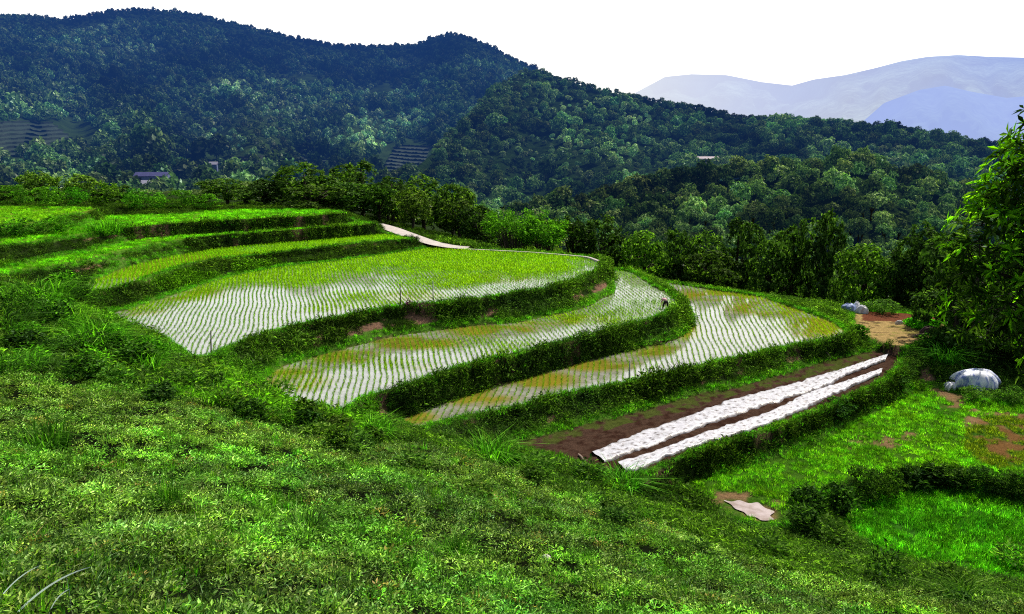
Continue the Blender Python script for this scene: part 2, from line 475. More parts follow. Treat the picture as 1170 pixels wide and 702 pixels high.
# green rims round the plots
put((CLS < 0) & (alld < .8), (.07, .16, .018))
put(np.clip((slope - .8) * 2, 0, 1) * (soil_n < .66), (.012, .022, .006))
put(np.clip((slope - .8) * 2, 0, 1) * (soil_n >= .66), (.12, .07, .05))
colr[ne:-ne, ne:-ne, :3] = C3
colr[outer] = (.02, .035, .012, 1)
ca = gme.color_attributes.new('soil', 'FLOAT_COLOR', 'POINT')
ca.data.foreach_set('color', colr.ravel())
m_ground, t = new_mat('soil_and_grass')
a = t.n('ShaderNodeAttribute', _attribute_name='soil')
n1 = t.noise(3.2, 6, .65); n2 = t.noise(14.0, 4, .7)
k = t.math('MULTIPLY', t.math('ADD', t.math('MULTIPLY', n1, 1.4), .3), t.math('ADD', t.math('MULTIPLY', n2, 1.3), .35))
c = t.mix(1.0, a.outputs['Color'], t.n('ShaderNodeCombineColor', Red=k, Green=k, Blue=k).outputs[0], 'MULTIPLY')
bp = t.n('ShaderNodeBump', Strength=.8, Distance=.12, Height=t.math('ADD', n1, n2))
b = t.n('ShaderNodeBsdfPrincipled', Base__Color=c, Roughness=.9); b.inputs['Specular IOR Level'].default_value = .0
t.set(b.inputs['Normal'], bp.outputs[0])
finish(t, b.outputs[0])
g_ob = link('ground', gme, m_ground)
tag(g_ob, kind='structure')

# ------------------------------------------------------------------ paddy water
m_water, t = new_mat('paddy_water')
n1 = t.noise(.22, 4, .6); n2 = t.noise(1.6, 4, .6)
mud = t.ramp(t.math('ADD', t.math('MULTIPLY', n1, .7), t.math('MULTIPLY', n2, .3)), [(.32, (.10, .10, .015)), (.5, (.22, .19, .022)), (.68, (.27, .20, .02))])
bp = t.n('ShaderNodeBump', Strength=.06, Distance=.02, Height=t.noise(9.0, 2))
at_ = t.n('ShaderNodeAttribute', _attribute_name='mud')
silt_sheen = t.ramp(n2, [(.35, (.20, .20, .15)), (.65, (.34, .33, .29))])  # pale silt tone, also painting in the reflected sky
mud = t.mix(at_.outputs['Fac'], silt_sheen, mud)
df = t.n('ShaderNodeBsdfDiffuse', Color=mud)
gl = t.n('ShaderNodeBsdfGlossy', Color=(1, 1, 1, 1), Roughness=.04); t.set(gl.inputs['Normal'], bp.outputs[0])
fr = t.n('ShaderNodeFresnel', IOR=1.7)
mx = t.n('ShaderNodeMixShader', i0=fr.outputs[0], i1=df, i2=gl)
finish(t, mx.outputs[0])
def flat_sheet(name, P, z, mat):
    bm_v = [(p[0], p[1], z) for p in P]
    cv = bpy.data.curves.new(name, 'CURVE'); cv.dimensions = '2D'; cv.fill_mode = 'BOTH'
    sp = cv.splines.new('POLY'); sp.points.add(len(P) - 1); sp.use_cyclic_u = True
    for q, p in zip(sp.points, P): q.co = (p[0], p[1], 0, 1)
    tmp = bpy.data.objects.new('tmp', cv); COL.objects.link(tmp)
    dg = bpy.context.evaluated_depsgraph_get()
    me = bpy.data.meshes.new_from_object(tmp.evaluated_get(dg))
    bpy.data.objects.remove(tmp); bpy.data.curves.remove(cv)
    me.name = name; me.materials.clear()
    me.transform(Matrix.Translation((0, 0, z)))
    return link(name, me, mat)
def spots(px, py, L):
    m = np.zeros(px.shape)
    for a, b_, c_, d_ in L: m = np.maximum(m, np.clip(1.5 - ((px - a) / c_) ** 2 - ((py - b_) / d_) ** 2, 0, 1))
    return m
MUDS = {'A': [(150,352,40,10),(210,335,50,9),(470,338,40,6),(560,318,60,6)],
        'B': [(330,434,48,14),(400,408,50,9),(470,392,60,8),(560,378,60,8),(640,366,60,7),(455,418,40,6)],
        'C': [(470,477,30,9),(540,452,50,12),(610,434,50,11),(680,416,50,9),(740,400,40,8),(785,375,16,14),(940,374,40,16),(885,352,55,10),(820,337,60,7)], 'H': [(250,295,300,60)]}
for k in PADDY:
    z, P = POLY[k]
    sub = (SDS[k] < .3)[::2, ::2]; sx, sy = GX[::2, ::2], GY[::2, ::2]
    cell = sub[:-1, :-1] & sub[1:, :-1] & sub[:-1, 1:] & sub[1:, 1:]
    ii = np.arange(sub.size).reshape(sub.shape)
    f = np.stack([ii[:-1, :-1][cell], ii[:-1, 1:][cell], ii[1:, 1:][cell], ii[1:, :-1][cell]], -1)
    used, inv = np.unique(f, return_inverse=True); f = inv.reshape(-1, 4)
    vx, vy = sx.ravel()[used], sy.ravel()[used]
    me = mesh('paddy_water', np.stack([vx, vy, np.full(len(vx), z)], 1), f)
    qx, qy = project(vx, vy, np.full(len(vx), z))
    mud_ = spots(qx, qy, MUDS[k]) * np.clip((fbm(vx / 3, vy / 3, 19, 4) - .28) * 5, 0, 1)  # mud shows where bank reflections would hide the painted sky sheen
    at_ = me.attributes.new('mud', 'FLOAT', 'POINT'); at_.data.foreach_set('value', mud_)
    o = link('paddy_water', me, m_water)
    tag(o, kind='structure')

# ------------------------------------------------------------------ instanced stuff (grass, rice, weeds, far wood)
def scatter_group(nvar):
    ng = bpy.data.node_groups.new('spread', 'GeometryNodeTree')
    ng.interface.new_socket('Geometry', in_out='INPUT', socket_type='NodeSocketGeometry')
    ng.interface.new_socket('Geometry', in_out='OUTPUT', socket_type='NodeSocketGeometry')
    N = ng.nodes; L = ng.links
    gi = N.new('NodeGroupInput'); go = N.new('NodeGroupOutput')
    def named(nm, typ):
        x = N.new('GeometryNodeInputNamedAttribute'); x.data_type = typ; x.inputs[0].default_value = nm
        return x.outputs['Attribute']
    var = named('variant', 'INT')
    def pick(v):
        c = N.new('FunctionNodeCompare'); c.data_type = 'INT'; c.operation = 'EQUAL'
        L.new(var, c.inputs[2]); c.inputs[3].default_value = v
        s = N.new('GeometryNodeSeparateGeometry'); s.domain = 'POINT'
        L.new(gi.outputs[0], s.inputs[0]); L.new(c.outputs[0], s.inputs[1])
        return s.outputs[0]
    jn = N.new('GeometryNodeJoinGeometry')
    for v in range(nvar):
        g2i = N.new('GeometryNodeGeometryToInstance'); L.new(pick(v), g2i.inputs[0]); L.new(g2i.outputs[0], jn.inputs[0])
    iop = N.new('GeometryNodeInstanceOnPoints')
    L.new(pick(-1), iop.inputs['Points']); L.new(jn.outputs[0], iop.inputs['Instance'])
    iop.inputs['Pick Instance'].default_value = True
    L.new(named('pick', 'INT'), iop.inputs['Instance Index'])
    L.new(named('rot', 'FLOAT_VECTOR'), iop.inputs['Rotation'])
    L.new(named('scl', 'FLOAT_VECTOR'), iop.inputs['Scale'])
    L.new(iop.outputs[0], go.inputs[0])
    return ng
def stuff(name, templates, pts, rz, scl, mat, tint=None, tilt=None, label=None, cat=None, parent=None):
    pts = np.asarray(pts, float); N = len(pts)
    V = []; Fc = []; var = []; off = 0; lv = []
    for i, (v, f) in enumerate(templates):
        V.append(np.asarray(v)); Fc += [tuple(int(q) + off for q in fc) for fc in f]; var += [i] * len(v); off += len(v); lv.append(leafv(len(v), f, i))
    V.append(pts); var += [-1] * N
    me = bpy.data.meshes.new(name)
    me.from_pydata(np.concatenate(V).tolist(), [], Fc); me.update()
    tot = off + N
    def attr(nm, typ, arr, key):
        a = me.attributes.new(nm, typ, 'POINT'); a.data.foreach_set(key, np.ascontiguousarray(arr).ravel())
    attr('variant', 'INT', np.array(var, np.int32), 'value')
    pk = np.zeros(tot, np.int32); pk[off:] = rng.integers(0, len(templates), N); attr('pick', 'INT', pk, 'value')
    ro = np.zeros((tot, 3), np.float32); ro[off:, 2] = rz
    if tilt is not None: ro[off:, :2] = tilt
    attr('rot', 'FLOAT_VECTOR', ro, 'vector')
    sc = np.ones((tot, 3), np.float32); scl = np.asarray(scl); sc[off:] = scl if scl.ndim == 2 else scl[:, None]
    attr('scl', 'FLOAT_VECTOR', sc, 'vector')
    ti = np.ones((tot, 4), np.float32)
    if tint is not None: ti[off:, :3] = tint
    attr('tint', 'FLOAT_COLOR', ti, 'color')
    la = np.full(tot, .5, np.float32); la[:off] = np.concatenate(lv); attr('leafv', 'FLOAT', la, 'value')
    me.materials.append(mat)
    o = link(name, me)
    md = o.modifiers.new('spread', 'NODES'); md.node_group = scatter_group(len(templates))
    tag(o, label, cat, kind='stuff')
    return o

def leaves(base, d, nrm, L, W):
    """rhombic leaves: base points, directions, normals"""
    d = d / np.linalg.norm(d, axis=1, keepdims=True)
    s = np.cross(d, nrm); s /= np.linalg.norm(s, axis=1, keepdims=True) + 1e-9
    nn = np.cross(s, d)
    L = np.asarray(L)[:, None] if np.ndim(L) else L; W = np.asarray(W)[:, None] if np.ndim(W) else W
    a = base; m = base + d * L * .48 + nn * L * .06; e = base + d * L - nn * L * .08
    v = np.stack([a, m + s * W * .5, e, m - s * W * .5], 1).reshape(-1, 3)
    n = len(base); f = [(4 * i, 4 * i + 1, 4 * i + 2, 4 * i + 3) for i in range(n)]
    return v, f
def blades(n, rad, h, w, lean=.5, seed=0, curve=.5):
    r = np.random.default_rng(seed); V = []; Fc = []
    for i in range(n):
        a = r.uniform(0, 6.283); q = rad * math.sqrt(r.uniform(0, 1))
        b = np.array([q * math.cos(a), q * math.sin(a), -.03])
        az = a + r.normal(0, .9); hh = h * r.uniform(.55, 1.1); ln = lean * r.uniform(.2, 1.2)
        o = np.array([math.cos(az), math.sin(az), 0]); s = np.array([-o[1], o[0], 0]) * w * .5
        m = b + o * hh * ln * .35 + np.array([0, 0, hh * .6]); e = b + o * hh * ln * (1 + curve * .4) + np.array([0, 0, hh * (1 - curve * ln * .45)])
        k = len(V); V += [b - s, b + s, m + s * .8, m - s * .8, e]; Fc += [(k, k + 1, k + 2, k + 3), (k + 3, k + 2, k + 4)]
    return np.array(V), Fc
def leafy_clump(n, rad, h, L, W, seed=0, up=.6):
    r = np.random.default_rng(seed)
    a = r.uniform(0, 6.283, n); q = rad * np.sqrt(r.uniform(0, 1, n))
    z = h * (r.uniform(.15, 1, n)) * (1 - .6 * (q / rad) ** 2)
    b = np.stack([q * np.cos(a), q * np.sin(a), z], 1)
    az = a + r.normal(0, 1.0, n)
    d = np.stack([np.cos(az), np.sin(az), r.normal(up * .5, .45, n)], 1)
    nr = np.stack([r.normal(0, .45, n), r.normal(0, .45, n), np.ones(n)], 1)
    return leaves(b, d, nr, L * r.uniform(.6, 1.3, n), W * r.uniform(.7, 1.2, n))
def join(*parts):
    V = []; Fc = []; o = 0
    for v, f in parts:
        V.append(np.asarray(v)); Fc += [tuple(i + o for i in q) for q in f]; o += len(v)
    return np.concatenate(V), Fc
def crown(seed, n, leaf, nl=6, zlo=.25, ztop=1.0, rad=.5, lobe=(.2, .3), aspect=.62, drop=.35, per=18, clump=.032, jit=.6):
    """unit tree crown: leaf clumps over several lobes (radius .5, height 1)"""
    r = np.random.default_rng(seed)
    cs = []
    for i in range(nl):
        a = 6.283 * (i / nl) + r.uniform(-.5, .5); lr = r.uniform(*lobe)
        q = (rad - lr) * (r.uniform(.55, 1) if i else 0.0)
        zz = r.uniform(zlo + lr * .8, ztop - lr * aspect * 1.0) if i else ztop - lr * aspect
        zz = min(zz, ztop - lr * aspect - (q / rad) ** 2 * .22)
        cs.append((q * math.cos(a), q * math.sin(a), max(zz, zlo + lr * .5), lr))
    cs = np.array(cs)
    wt = cs[:, 3] ** 2; wt /= wt.sum()
    ns = max(14, int(n / per)); k3 = ns * 4
    li = r.choice(nl, k3, p=wt)
    nv = r.normal(0, 1, (k3, 3)); nv /= np.linalg.norm(nv, axis=1, keepdims=True)
    keepm = (nv[:, 2] > -drop - .3 * r.uniform(0, 1, k3)); nv = nv[keepm]; li = li[keepm]
    rr = r.uniform(.62, 1.12, len(li))
    sc = np.array([1, 1, aspect * 1.15])
    p = cs[li, :3] + nv * sc * (cs[li, 3] * rr)[:, None]
    deep = np.zeros(len(p), bool)
    for j in range(nl):
        dd = np.linalg.norm((p - cs[j, :3]) / sc, axis=1)
        deep |= (dd < cs[j, 3] * .70) & (li != j)
    p = p[~deep][:ns]; nv = nv[~deep][:ns]
    kk = len(p); m = kk * per
    q = np.repeat(np.arange(kk), per); size = r.uniform(.55, 1.25, kk) * clump
    off = r.normal(0, 1, (m, 3)); off = off - nv[q] * (off * nv[q]).sum(1, keepdims=True) * .55
    P = p[q] + off * size[q][:, None] * np.array([1, 1, .8])
    P[:, 2] = np.maximum(P[:, 2], .005)
    nr = nv[q] + r.normal(0, jit, (m, 3)) + np.array([0, 0, .35])
    d = np.cross(nr, r.normal(0, 1, (m, 3))) + np.array([0, 0, -.15])
    return leaves(P, d, nr, leaf * r.uniform(.7, 1.5, m), leaf * r.uniform(.5, .95, m)) + (cs,)

# ------------------------------------------------------------------ light and sky
SUN_AZ, SUN_EL = R(38), R(50)
sv = Vector((math.sin(SUN_AZ) * math.cos(SUN_EL), math.cos(SUN_AZ) * math.cos(SUN_EL), math.sin(SUN_EL)))
sd_ = bpy.data.lights.new('sun', 'SUN'); sd_.energy = 5.0; sd_.angle = R(.5); sd_.color = (1.0, .95, .85)
so = bpy.data.objects.new('sun', sd_); COL.objects.link(so)
so.location = (0, 0, 120); so.rotation_euler = sv.to_track_quat('Z', 'Y').to_euler()
wd = bpy.data.worlds.new('World'); S.world = wd; wd.use_nodes = True
wd.node_tree.nodes.clear(); t = NT(wd.node_tree)
sky = t.n('ShaderNodeTexSky', _sky_type='NISHITA', _sun_disc=False, _sun_elevation=SUN_EL, _sun_rotation=SUN_AZ, _altitude=300.0, _air_density=1.2, _dust_density=6.0, _ozone_density=1.0)
# low bright veil of haze over the valley (a property of the sky's own direction)
tc = t.n('ShaderNodeTexCoord')
sx = t.n('ShaderNodeSeparateXYZ', Vector=tc.outputs['Generated'])
veil = t.ramp(sx.outputs['Z'], [(0.0, (9, 9.6, 10.5)), (.12, (14, 14.2, 14.4)), (.32, (12, 12.4, 13)), (.50, (1.2, 1.6, 2.4)), (1.0, (.1, .2, .5))])
side = t.math('ADD', t.math('MULTIPLY', sx.outputs['X'], math.sin(SUN_AZ) * .6), t.math('MULTIPLY', sx.outputs['Y'], math.cos(SUN_AZ)))
fwd = t.ramp(t.math('ADD', t.math('MULTIPLY', side, .5), .5), [(.30, (.10, .10, .10)), (.62, (1, 1, 1))])
veil = t.mix(1.0, veil, fwd, 'MULTIPLY')
sc_ = t.n('ShaderNodeVectorMath', _operation='ADD'); t.set(sc_.inputs[0], sky.outputs[0]); t.set(sc_.inputs[1], veil)
bg = t.n('ShaderNodeBackground', Color=sc_.outputs[0], Strength=.085)
wo = t.n('ShaderNodeOutputWorld'); t.set(wo.inputs['Surface'], bg.outputs[0])
S.view_settings.view_transform = 'Standard'; S.view_settings.look = 'None'
S.view_settings.exposure = 0; S.view_settings.gamma = 1
S.render.engine = 'CYCLES'
S.cycles.max_bounces = 5; S.cycles.diffuse_bounces = 2; S.cycles.glossy_bounces = 2; S.cycles.transmission_bounces = 3; S.cycles.transparent_max_bounces = 4
S.cycles.filter_width = 1.1
S.cycles.use_denoising = False
S.cycles.use_adaptive_sampling = False

# ------------------------------------------------------------------ ground plants
VIEW = (pxg > -130) & (pxg < 1300) & (pyg < 790) & (GY > 3)
def sow(dens):
    """random points on the ground, dens = plants per square metre on the ground grid"""
    m = rng.random(GX.shape) < dens * ST * ST * VIEW
    x = GX[m] + rng.uniform(-.5, .5, m.sum()) * ST; y = GY[m] + rng.uniform(-.5, .5, m.sum()) * ST
    return x, y
ZY, ZX = np.gradient(Z, ST)
def tilts(x, y, k, rz):
    i = np.clip(((x - gx[0]) / ST).astype(int), 0, len(gx) - 1); j = np.clip(((y - gy[0]) / ST).astype(int), 0, len(gy) - 1)
    out = np.zeros((len(x), 3))
    for q in range(len(x)):
        nv = Vector((-ZX[j[q], i[q]] * k, -ZY[j[q], i[q]] * k, 1)).normalized()
        e = (Vector((0, 0, 1)).rotation_difference(nv).to_matrix() @ Matrix.Rotation(rz[q], 3, 'Z')).to_euler()
        out[q] = e
    return out
FGP = np.array([at_depth(*c)[:2] for c in [(-200,440,30),(0,428,34),(110,428,38),(170,455,37),(240,485,36),(330,505,36),(420,520,37),(520,522,38),(640,560,35),(760,615,31),(900,650,28),(1050,672,27.5),(1180,690,26),(1340,702,26)]])
fgy = np.interp(GX.ravel(), FGP[:, 0], FGP[:, 1]).reshape(GX.shape)
FGM = (GY < fgy) & (CLS < 0)
MID = (~FGM) & (CLS < 0) & (GY < 128)
HCLEAR = SDS['H'] > .5
patch = fbm(GX / 3.5, GY / 3.5, 51, 3)

m_cover = leaf_mat('ground_cover_leaves', (.108, .205, .036), (.18, .44, .022), gloss=.0, tw=.36, lo=.20, hi=2.6)
m_weed = leaf_mat('weed_leaves', (.065, .135, .016), (.14, .37, .012), gloss=.0, tw=.42, lo=.25, hi=2.2)
m_grass = leaf_mat('grass_blades', (.085, .26, .010), (.17, .70, .012), gloss=.0, tw=.5, hi=1.7)
m_rice = leaf_mat('rice_blades', (.10, .22, .010), (.25, .62, .012), gloss=.0, tw=.5, hi=1.5)

# foreground: low leafy cover
near = 1.0 / np.clip(GY, 7, 60)
hole = np.clip((fbm(GX / 1.1, GY / 1.1, 77, 3) - .30) * 8, .30, 1)
x, y = sow(np.clip(230 * near, 9.0, 19) * FGM * hole)
N = len(x); zz = ground(x, y)
sc = np.clip(.56 + y * .012, .6, 1.05) * rng.uniform(.7, 1.3, N)
tn = fbm(x / 4, y / 4, 61, 3); t2 = rng.random(N)
tint = np.stack([.62 + .7 * (tn - .3) + .3 * t2, .75 + .6 * (tn - .3), .9 + 0 * tn], 1) * (rng.uniform(.25, 1.5, N) * (.45 + 1.1 * fbm(x / 1.2, y / 1.2, 65, 3)) * (.55 + .9 * fbm(x / 9, y / 4.5, 67, 2)))[:, None] * 1.45
bright = fbm(x / 4, y / 4, 63, 2) > .60
tint[bright] *= [1.05, 1.3, .9]
dry = t2 > .985; tint[dry] = [2.4, 1.2, 1.6]
T = [leafy_clump(60, .30, .30, .115, .036, s, .9) for s in (1, 2, 3)] + [join(leafy_clump(40, .28, .25, .12, .038, 4), blades(24, .22, .34, .018, .7, 5))]
stuff('ground_cover', T, np.stack([x, y, zz], 1), rng.uniform(0, 6.28, N), sc, m_cover, tint, label='low leafy ground cover over the whole near slope', cat='ground cover')

# taller grass scattered in the foreground
gm = np.clip((fbm(GX / 3.0, GY / 3.0, 91, 3) - .56) * 10, 0, 1)
x, y = sow(np.clip(60 * near, 1.0, 5) * FGM * (gm + .03)); N = len(x)
T = [blades(34, .16, .36, .017, .6, s) for s in (11, 12, 13)]
tint = np.stack([rng.uniform(.6, 1.1, N), rng.uniform(.55, 1.0, N), np.full(N, 1.)], 1)
stuff('tall_grass', T, np.stack([x, y, ground(x, y)], 1), rng.uniform(0, 6.28, N), np.clip(.6 + y * .015, .6, 1.5) * rng.uniform(.7, 1.2, N), m_grass, tint, label='blades of taller grass standing in the near ground cover', cat='grass')

# banks, rims and rough strips between the plots
soil_b = (fbm(GX / 2.2, GY / 2.2, 21) > .60) & (slope > .5)
wn = fbm(GX / 2.6, GY / 2.6, 31, 3)
dens = 7.5 * MID * np.where(soil_b, .12, 1.0) * np.where(alld < .15, .3, 1) * np.clip(1.25 - .006 * GY, .5, 1)
far_m = (alld > 9) & (GY > 60); dens = np.where(far_m, dens * .35, dens)
dens = dens * (RD > 1.35) * (1 - np.clip(BARE, 0, 1)) * np.clip(np.sqrt(1 + slope ** 2), 1, 3.2)
xy = [sow(dens * np.where(HCLEAR, 1, .3))]
steep = 7.0 * np.clip(slope, 0, 9) * (slope > 1.1) * (RD > 1.5) * (~FGM) * (GY < 128) * np.where(soil_b, .75, 1.0)
for _ in range(3): xy.append(sow(steep / 3))
x = np.concatenate([q[0] for q in xy]); y = np.concatenate([q[1] for q in xy])
N = len(x); zz = ground(x, y); rz = rng.uniform(0, 6.28, N); print('weeds', N)
_, dd = gcls(x, y); px_, py_ = project(x, y, zz)
wv = fbm(x / 2.6, y / 2.6, 31, 3)
strip = (px_ < 430) & (py_ > 300)
sl_ = bil(gx[0], gy[0], ST, slope, x, y); face = sl_ > 1.1
sdD = bil(gx[0], gy[0], ST, SDS['D'], x, y); hedge = (sdD > .35) & (sdD < 4.5) & (px_ > 735) & (px_ < 1060) & (py_ > 430)
sc = rng.uniform(.5, 1.05, N) * np.where(face, 1.15, np.where(dd < .7, .60, 1.0)) * (.75 + .7 * wv) * np.where(hedge, np.where(sdD < 1.2, .8, 1.5), 1.0)
sc = np.where(strip & (dd > 1), sc * rng.uniform(.9, 1.9, N), sc)
tint = np.stack([.7 + 1.0 * (wv - .4), .75 + .9 * (wv - .4), .9 + 0 * wv], 1) * rng.uniform(.6, 1.25, N)[:, None] * 1.25
upl = (px_ < 500) & (y > 58); sc = np.where(upl, sc * np.where(face | (dd > .5), .95, .6), sc * np.clip(.55 + y / 110, 1, 1.4)); tint[upl & (dd > .3)] *= .60; tint[hedge] *= .62; tint[face] *= rng.uniform(.5, 1.05, int(face.sum()))[:, None]; rim = (dd < .7) & ~face; tint[rim] = tint[rim] * [1.5, 1.7, 1.0]  # shade on banks and hedge painted in as darker weed tint
lush = strip & (fbm(x / 5, y / 5, 41, 3) > .53); tint[lush] *= [1.45, 1.75, .9]
T = [leafy_clump(60, .42, .40, .17, .055, s, .8) for s in (21, 22)] + [blades(40, .26, .55, .028, .9, 23, .8), join(leafy_clump(35, .40, .35, .15, .06, 24), blades(26, .3, .5, .024, .9, 25, .9)), leafy_clump(40, .45, .30, .22, .09, 26, .3)]
e = tilts(x, y, .8, rz)
o = stuff('weeds', T, np.stack([x, y, zz], 1), e[:, 2], sc, m_weed, tint, tilt=e[:, :2], label='wild weeds and grass covering the terrace banks', cat='weeds')

# short grass on the level plots
gcl = np.zeros(GX.shape)
for k, dv in (('E', 11), ('F', 13), ('I', 7), ('J', 7), ('K', 6)):
    gcl = np.where(CLS == ORDER.index(k), dv, gcl)
rimm = (CLS < 0) & (alld < .75) & (RD > 1.3); gcl = gcl * (psd > .35); gcl = np.where(rimm, 9, gcl)
thin = np.clip((fbm(GX / 1.6, GY / 1.6, 71, 3) - .30) * 6, .5, 1)
gcl = gcl * (1 - np.clip(BARE * 1.1, 0, .97)) * np.where(rimm, 1, thin)
x, y = sow(gcl); N = len(x)
cl, dd = gcls(x, y); tv = fbm(x / 3, y / 3, 73, 3)
tint = np.stack([.8 + .9 * (tv - .4) + rng.uniform(-.15, .15, N), .9 + .6 * (tv - .4), np.full(N, .9)], 1)
tint = tint * (.35 + 1.3 * fbm(x / .8, y / .8, 75, 2))[:, None]; kF = cl == ORDER.index('F'); tint[kF] *= [.75, 1.12, 1.0]
kK = cl == ORDER.index('K'); tint[kK] *= [1.9, 1.35, 1.0]; kI = (cl == ORDER.index('I')) | (cl == ORDER.index('J')); tint[kI] *= [1.7, 1.5, 1.0]; kE = cl == ORDER.index('E'); tint[kE] *= [1.7, 1.3, 1.0]; tint[kF] *= [1.5, 1.1, 1.0]
px_, py_ = project(x, y, ground(x, y))
br = ((px_ - 1150) / 50) ** 2 + ((py_ - 505) / 30) ** 2 < 1; tint[br] = [1.6, .7, .8]
sc = rng.uniform(.6, 1.2, N) * np.where(kF, 1.35, 1.0)
T = [blades(30, .22, .30, .022, .8, s) for s in (31, 32, 33)]
stuff('grass', T, np.stack([x, y, ground(x, y)], 1), rng.uniform(0, 6.28, N), sc, m_grass, tint, label='short bright grass on the level plots and terrace rims', cat='grass')

# rice seedlings in rows
def rice(k, az, row, gap, hs, seed, tintf):
    z, P = POLY[k]; a = R(az); u = np.array([math.sin(a), math.cos(a)]); v = np.array([u[1], -u[0]])
    pu = P @ u; pv = P @ v
    rows = np.arange(pv.min(), pv.max(), row); along = np.arange(pu.min(), pu.max(), gap)
    VV, UU = np.meshgrid(rows, along)
    VV = VV + .30 * np.sin(UU * .11 + VV * .05 + seed) + .06 * np.sin(UU * .75 + VV * .21) + rng.normal(0, .025, VV.shape)
    UU = UU + rng.normal(0, .05, UU.shape)
    x = (UU * u[0] + VV * v[0]).ravel(); y = (UU * u[1] + VV * v[1]).ravel()
    sd = poly_sd(x, y, P)
    m = (sd < -.25) & (rng.random(len(x)) > .04); x = x[m]; y = y[m]; N = len(x)
    s, tint = tintf(x, y, N)
    T = [blades(13, .06, .26, .020, .6, 40 + s_ + seed * 5) for s_ in range(4)]
    o = stuff('rice_seedlings', T, np.stack([x, y, np.full(N, z)], 1), rng.uniform(0, 6.28, N), s * hs * rng.uniform(.75, 1.2, N), m_rice, tint)
    return o
def tA(x, y, N):
    px, py = project(x, y, np.full(N, CZ - 14.5)); q = fbm(x / 5, y / 5, 81, 3)
    back = np.clip((341 - py - (px - 300) * .040 + (q - .5) * 70) / 26, 0, 1)
    return .66 + .90 * back, np.stack([1.0 + .70 * back + .4 * (q - .5), 1.05 + .50 * back, np.full(N, .8)], 1)
def tB(x, y, N):
    q = fbm(x / 5, y / 5, 82, 3)
    return .70 + .5 * np.clip((q - .45) * 4, 0, 1), np.stack([1.1 + 1.1 * np.clip(q - .5, 0, 1), 1.1 + .3 * (q - .5), np.full(N, .8)], 1)
def tC(x, y, N):
    q = fbm(x / 5, y / 5, 83, 3); px, py = project(x, y, np.full(N, CZ - 18.05))
    e = np.clip((px - 850) / 60 + (370 - py) / 30 - .3, 0, 1)
    return .72 + .35 * e, np.stack([1.05 + .7 * e + .3 * q, 1.05 + .3 * e, np.full(N, .8)], 1)
def tH(x, y, N):
    q = fbm(x / 3, y / 3, 84, 3)
    return np.full(N, 1.2), np.stack([1.6 + .6 * (q - .5), np.full(N, 1.6), np.full(N, .8)], 1)
for k, az, f, seed, lab in (('A', -15, tA, 1, 'rows of rice seedlings in the big upper flooded paddy'), ('B', -9, tB, 2, 'rows of rice seedlings in the middle flooded paddy with a stooping worker'), ('C', 8, tC, 3, 'rows of rice seedlings in the lowest flooded paddy, yellowish at its tip'), ('H', -25, tH, 4, 'rows of yellow green rice in the narrow paddy above the big one')):
    o = rice(k, az, {'A': .36, 'B': .40, 'C': .46, 'H': .36}[k], .19, 1.05, seed, f); tag(o, lab, 'rice')

# ------------------------------------------------------------------ hills
def curve(P):
    P = np.array(P, float)
    return lambda q: np.interp(q, P[:, 0], P[:, 1])
class Hill:
    def __init__(s, sky, base, Yb, Yt, amp, wl, seed, bow=1.0):
        s.sky, s.base, s.Yb, s.Yt, s.amp, s.wl, s.seed, s.bow = curve(sky), curve(base), curve(Yb), curve(Yt), amp, wl, seed, bow
    def at(s, px, tt):
        px = np.asarray(px, float); tt = np.asarray(tt, float); tc = np.clip(tt, -1, 1)
        py = s.base(px) + (s.sky(px) - s.base(px)) * tc
        Y = s.Yb(px) + (s.Yt(px) - s.Yb(px)) * np.sign(tc) * np.abs(tc) ** s.bow
        Y = Y + s.amp * (fbm(px / s.wl, tc * 2.2, s.seed, 4) - .5) * 2 * np.sin(np.pi * np.clip(tc, 0, 1)) ** .6
        dx, dy, dz = ray(px, py); q = Y / dy
        x, y, z = dx * q, Y, CZ + dz * q
        over = np.clip(tt - 1, 0, None)
        y2 = y * (1 + over * .8); x2 = x * (1 + over * .8); z2 = z - over * y * .35
        return x2, y2, z2
    def py(s, px, tt): return s.base(px) + (s.sky(px) - s.base(px)) * tt
    def t_of(s, px, py): return (py - s.base(px)) / (s.sky(px) - s.base(px))
    def mesh(s, name, p0, p1, nx, nt, mat, lo=-.12):
        U, T = np.meshgrid(np.linspace(p0, p1, nx), np.r_[np.linspace(lo, 1, nt), 1.05, 1.15, 1.4, 2.0])
        x, y, z = s.at(U, T); k = U.shape; ii = np.arange(U.size).reshape(k)
        f = np.stack([ii[:-1, :-1], ii[:-1, 1:], ii[1:, 1:], ii[1:, :-1]], -1).reshape(-1, 4)
        o = link(name, mesh(name, np.stack([x, y, z], -1).reshape(-1, 3), f, True), mat)
        return tag(o, kind='structure')
def hill_mat(name, c0, c1, scale, haze):
    m, t = new_mat(name)
    n = t.noise(scale, 6, .65)
    c = t.ramp(n, [(.3, c0), (.7, c1)])
    d = t.n('ShaderNodeBsdfDiffuse', Color=c)
    bp = t.n('ShaderNodeBump', Strength=1.0, Distance=4.0, Height=n); t.set(d.inputs['Normal'], bp.outputs[0])
    finish(t, d.outputs[0], haze); return m
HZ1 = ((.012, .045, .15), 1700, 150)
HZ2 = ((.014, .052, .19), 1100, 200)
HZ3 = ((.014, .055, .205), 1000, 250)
H3 = Hill([(-260,30),(-100,22),(0,19),(40,20),(75,24),(110,17),(150,12),(190,13),(230,19),(280,31),(330,43),(385,53),(420,54),(450,53),(475,52),(495,45),(515,40),(535,43),(560,54),(590,70),(620,84),(680,112),(760,150),(900,200)],
          [(-260,240),(1000,240)], [(-260,330),(300,340),(500,420),(900,500)], [(-260,1150),(0,1250),(160,1400),(515,1350),(620,1200),(900,900)], 110, 75, 301, 1.25)
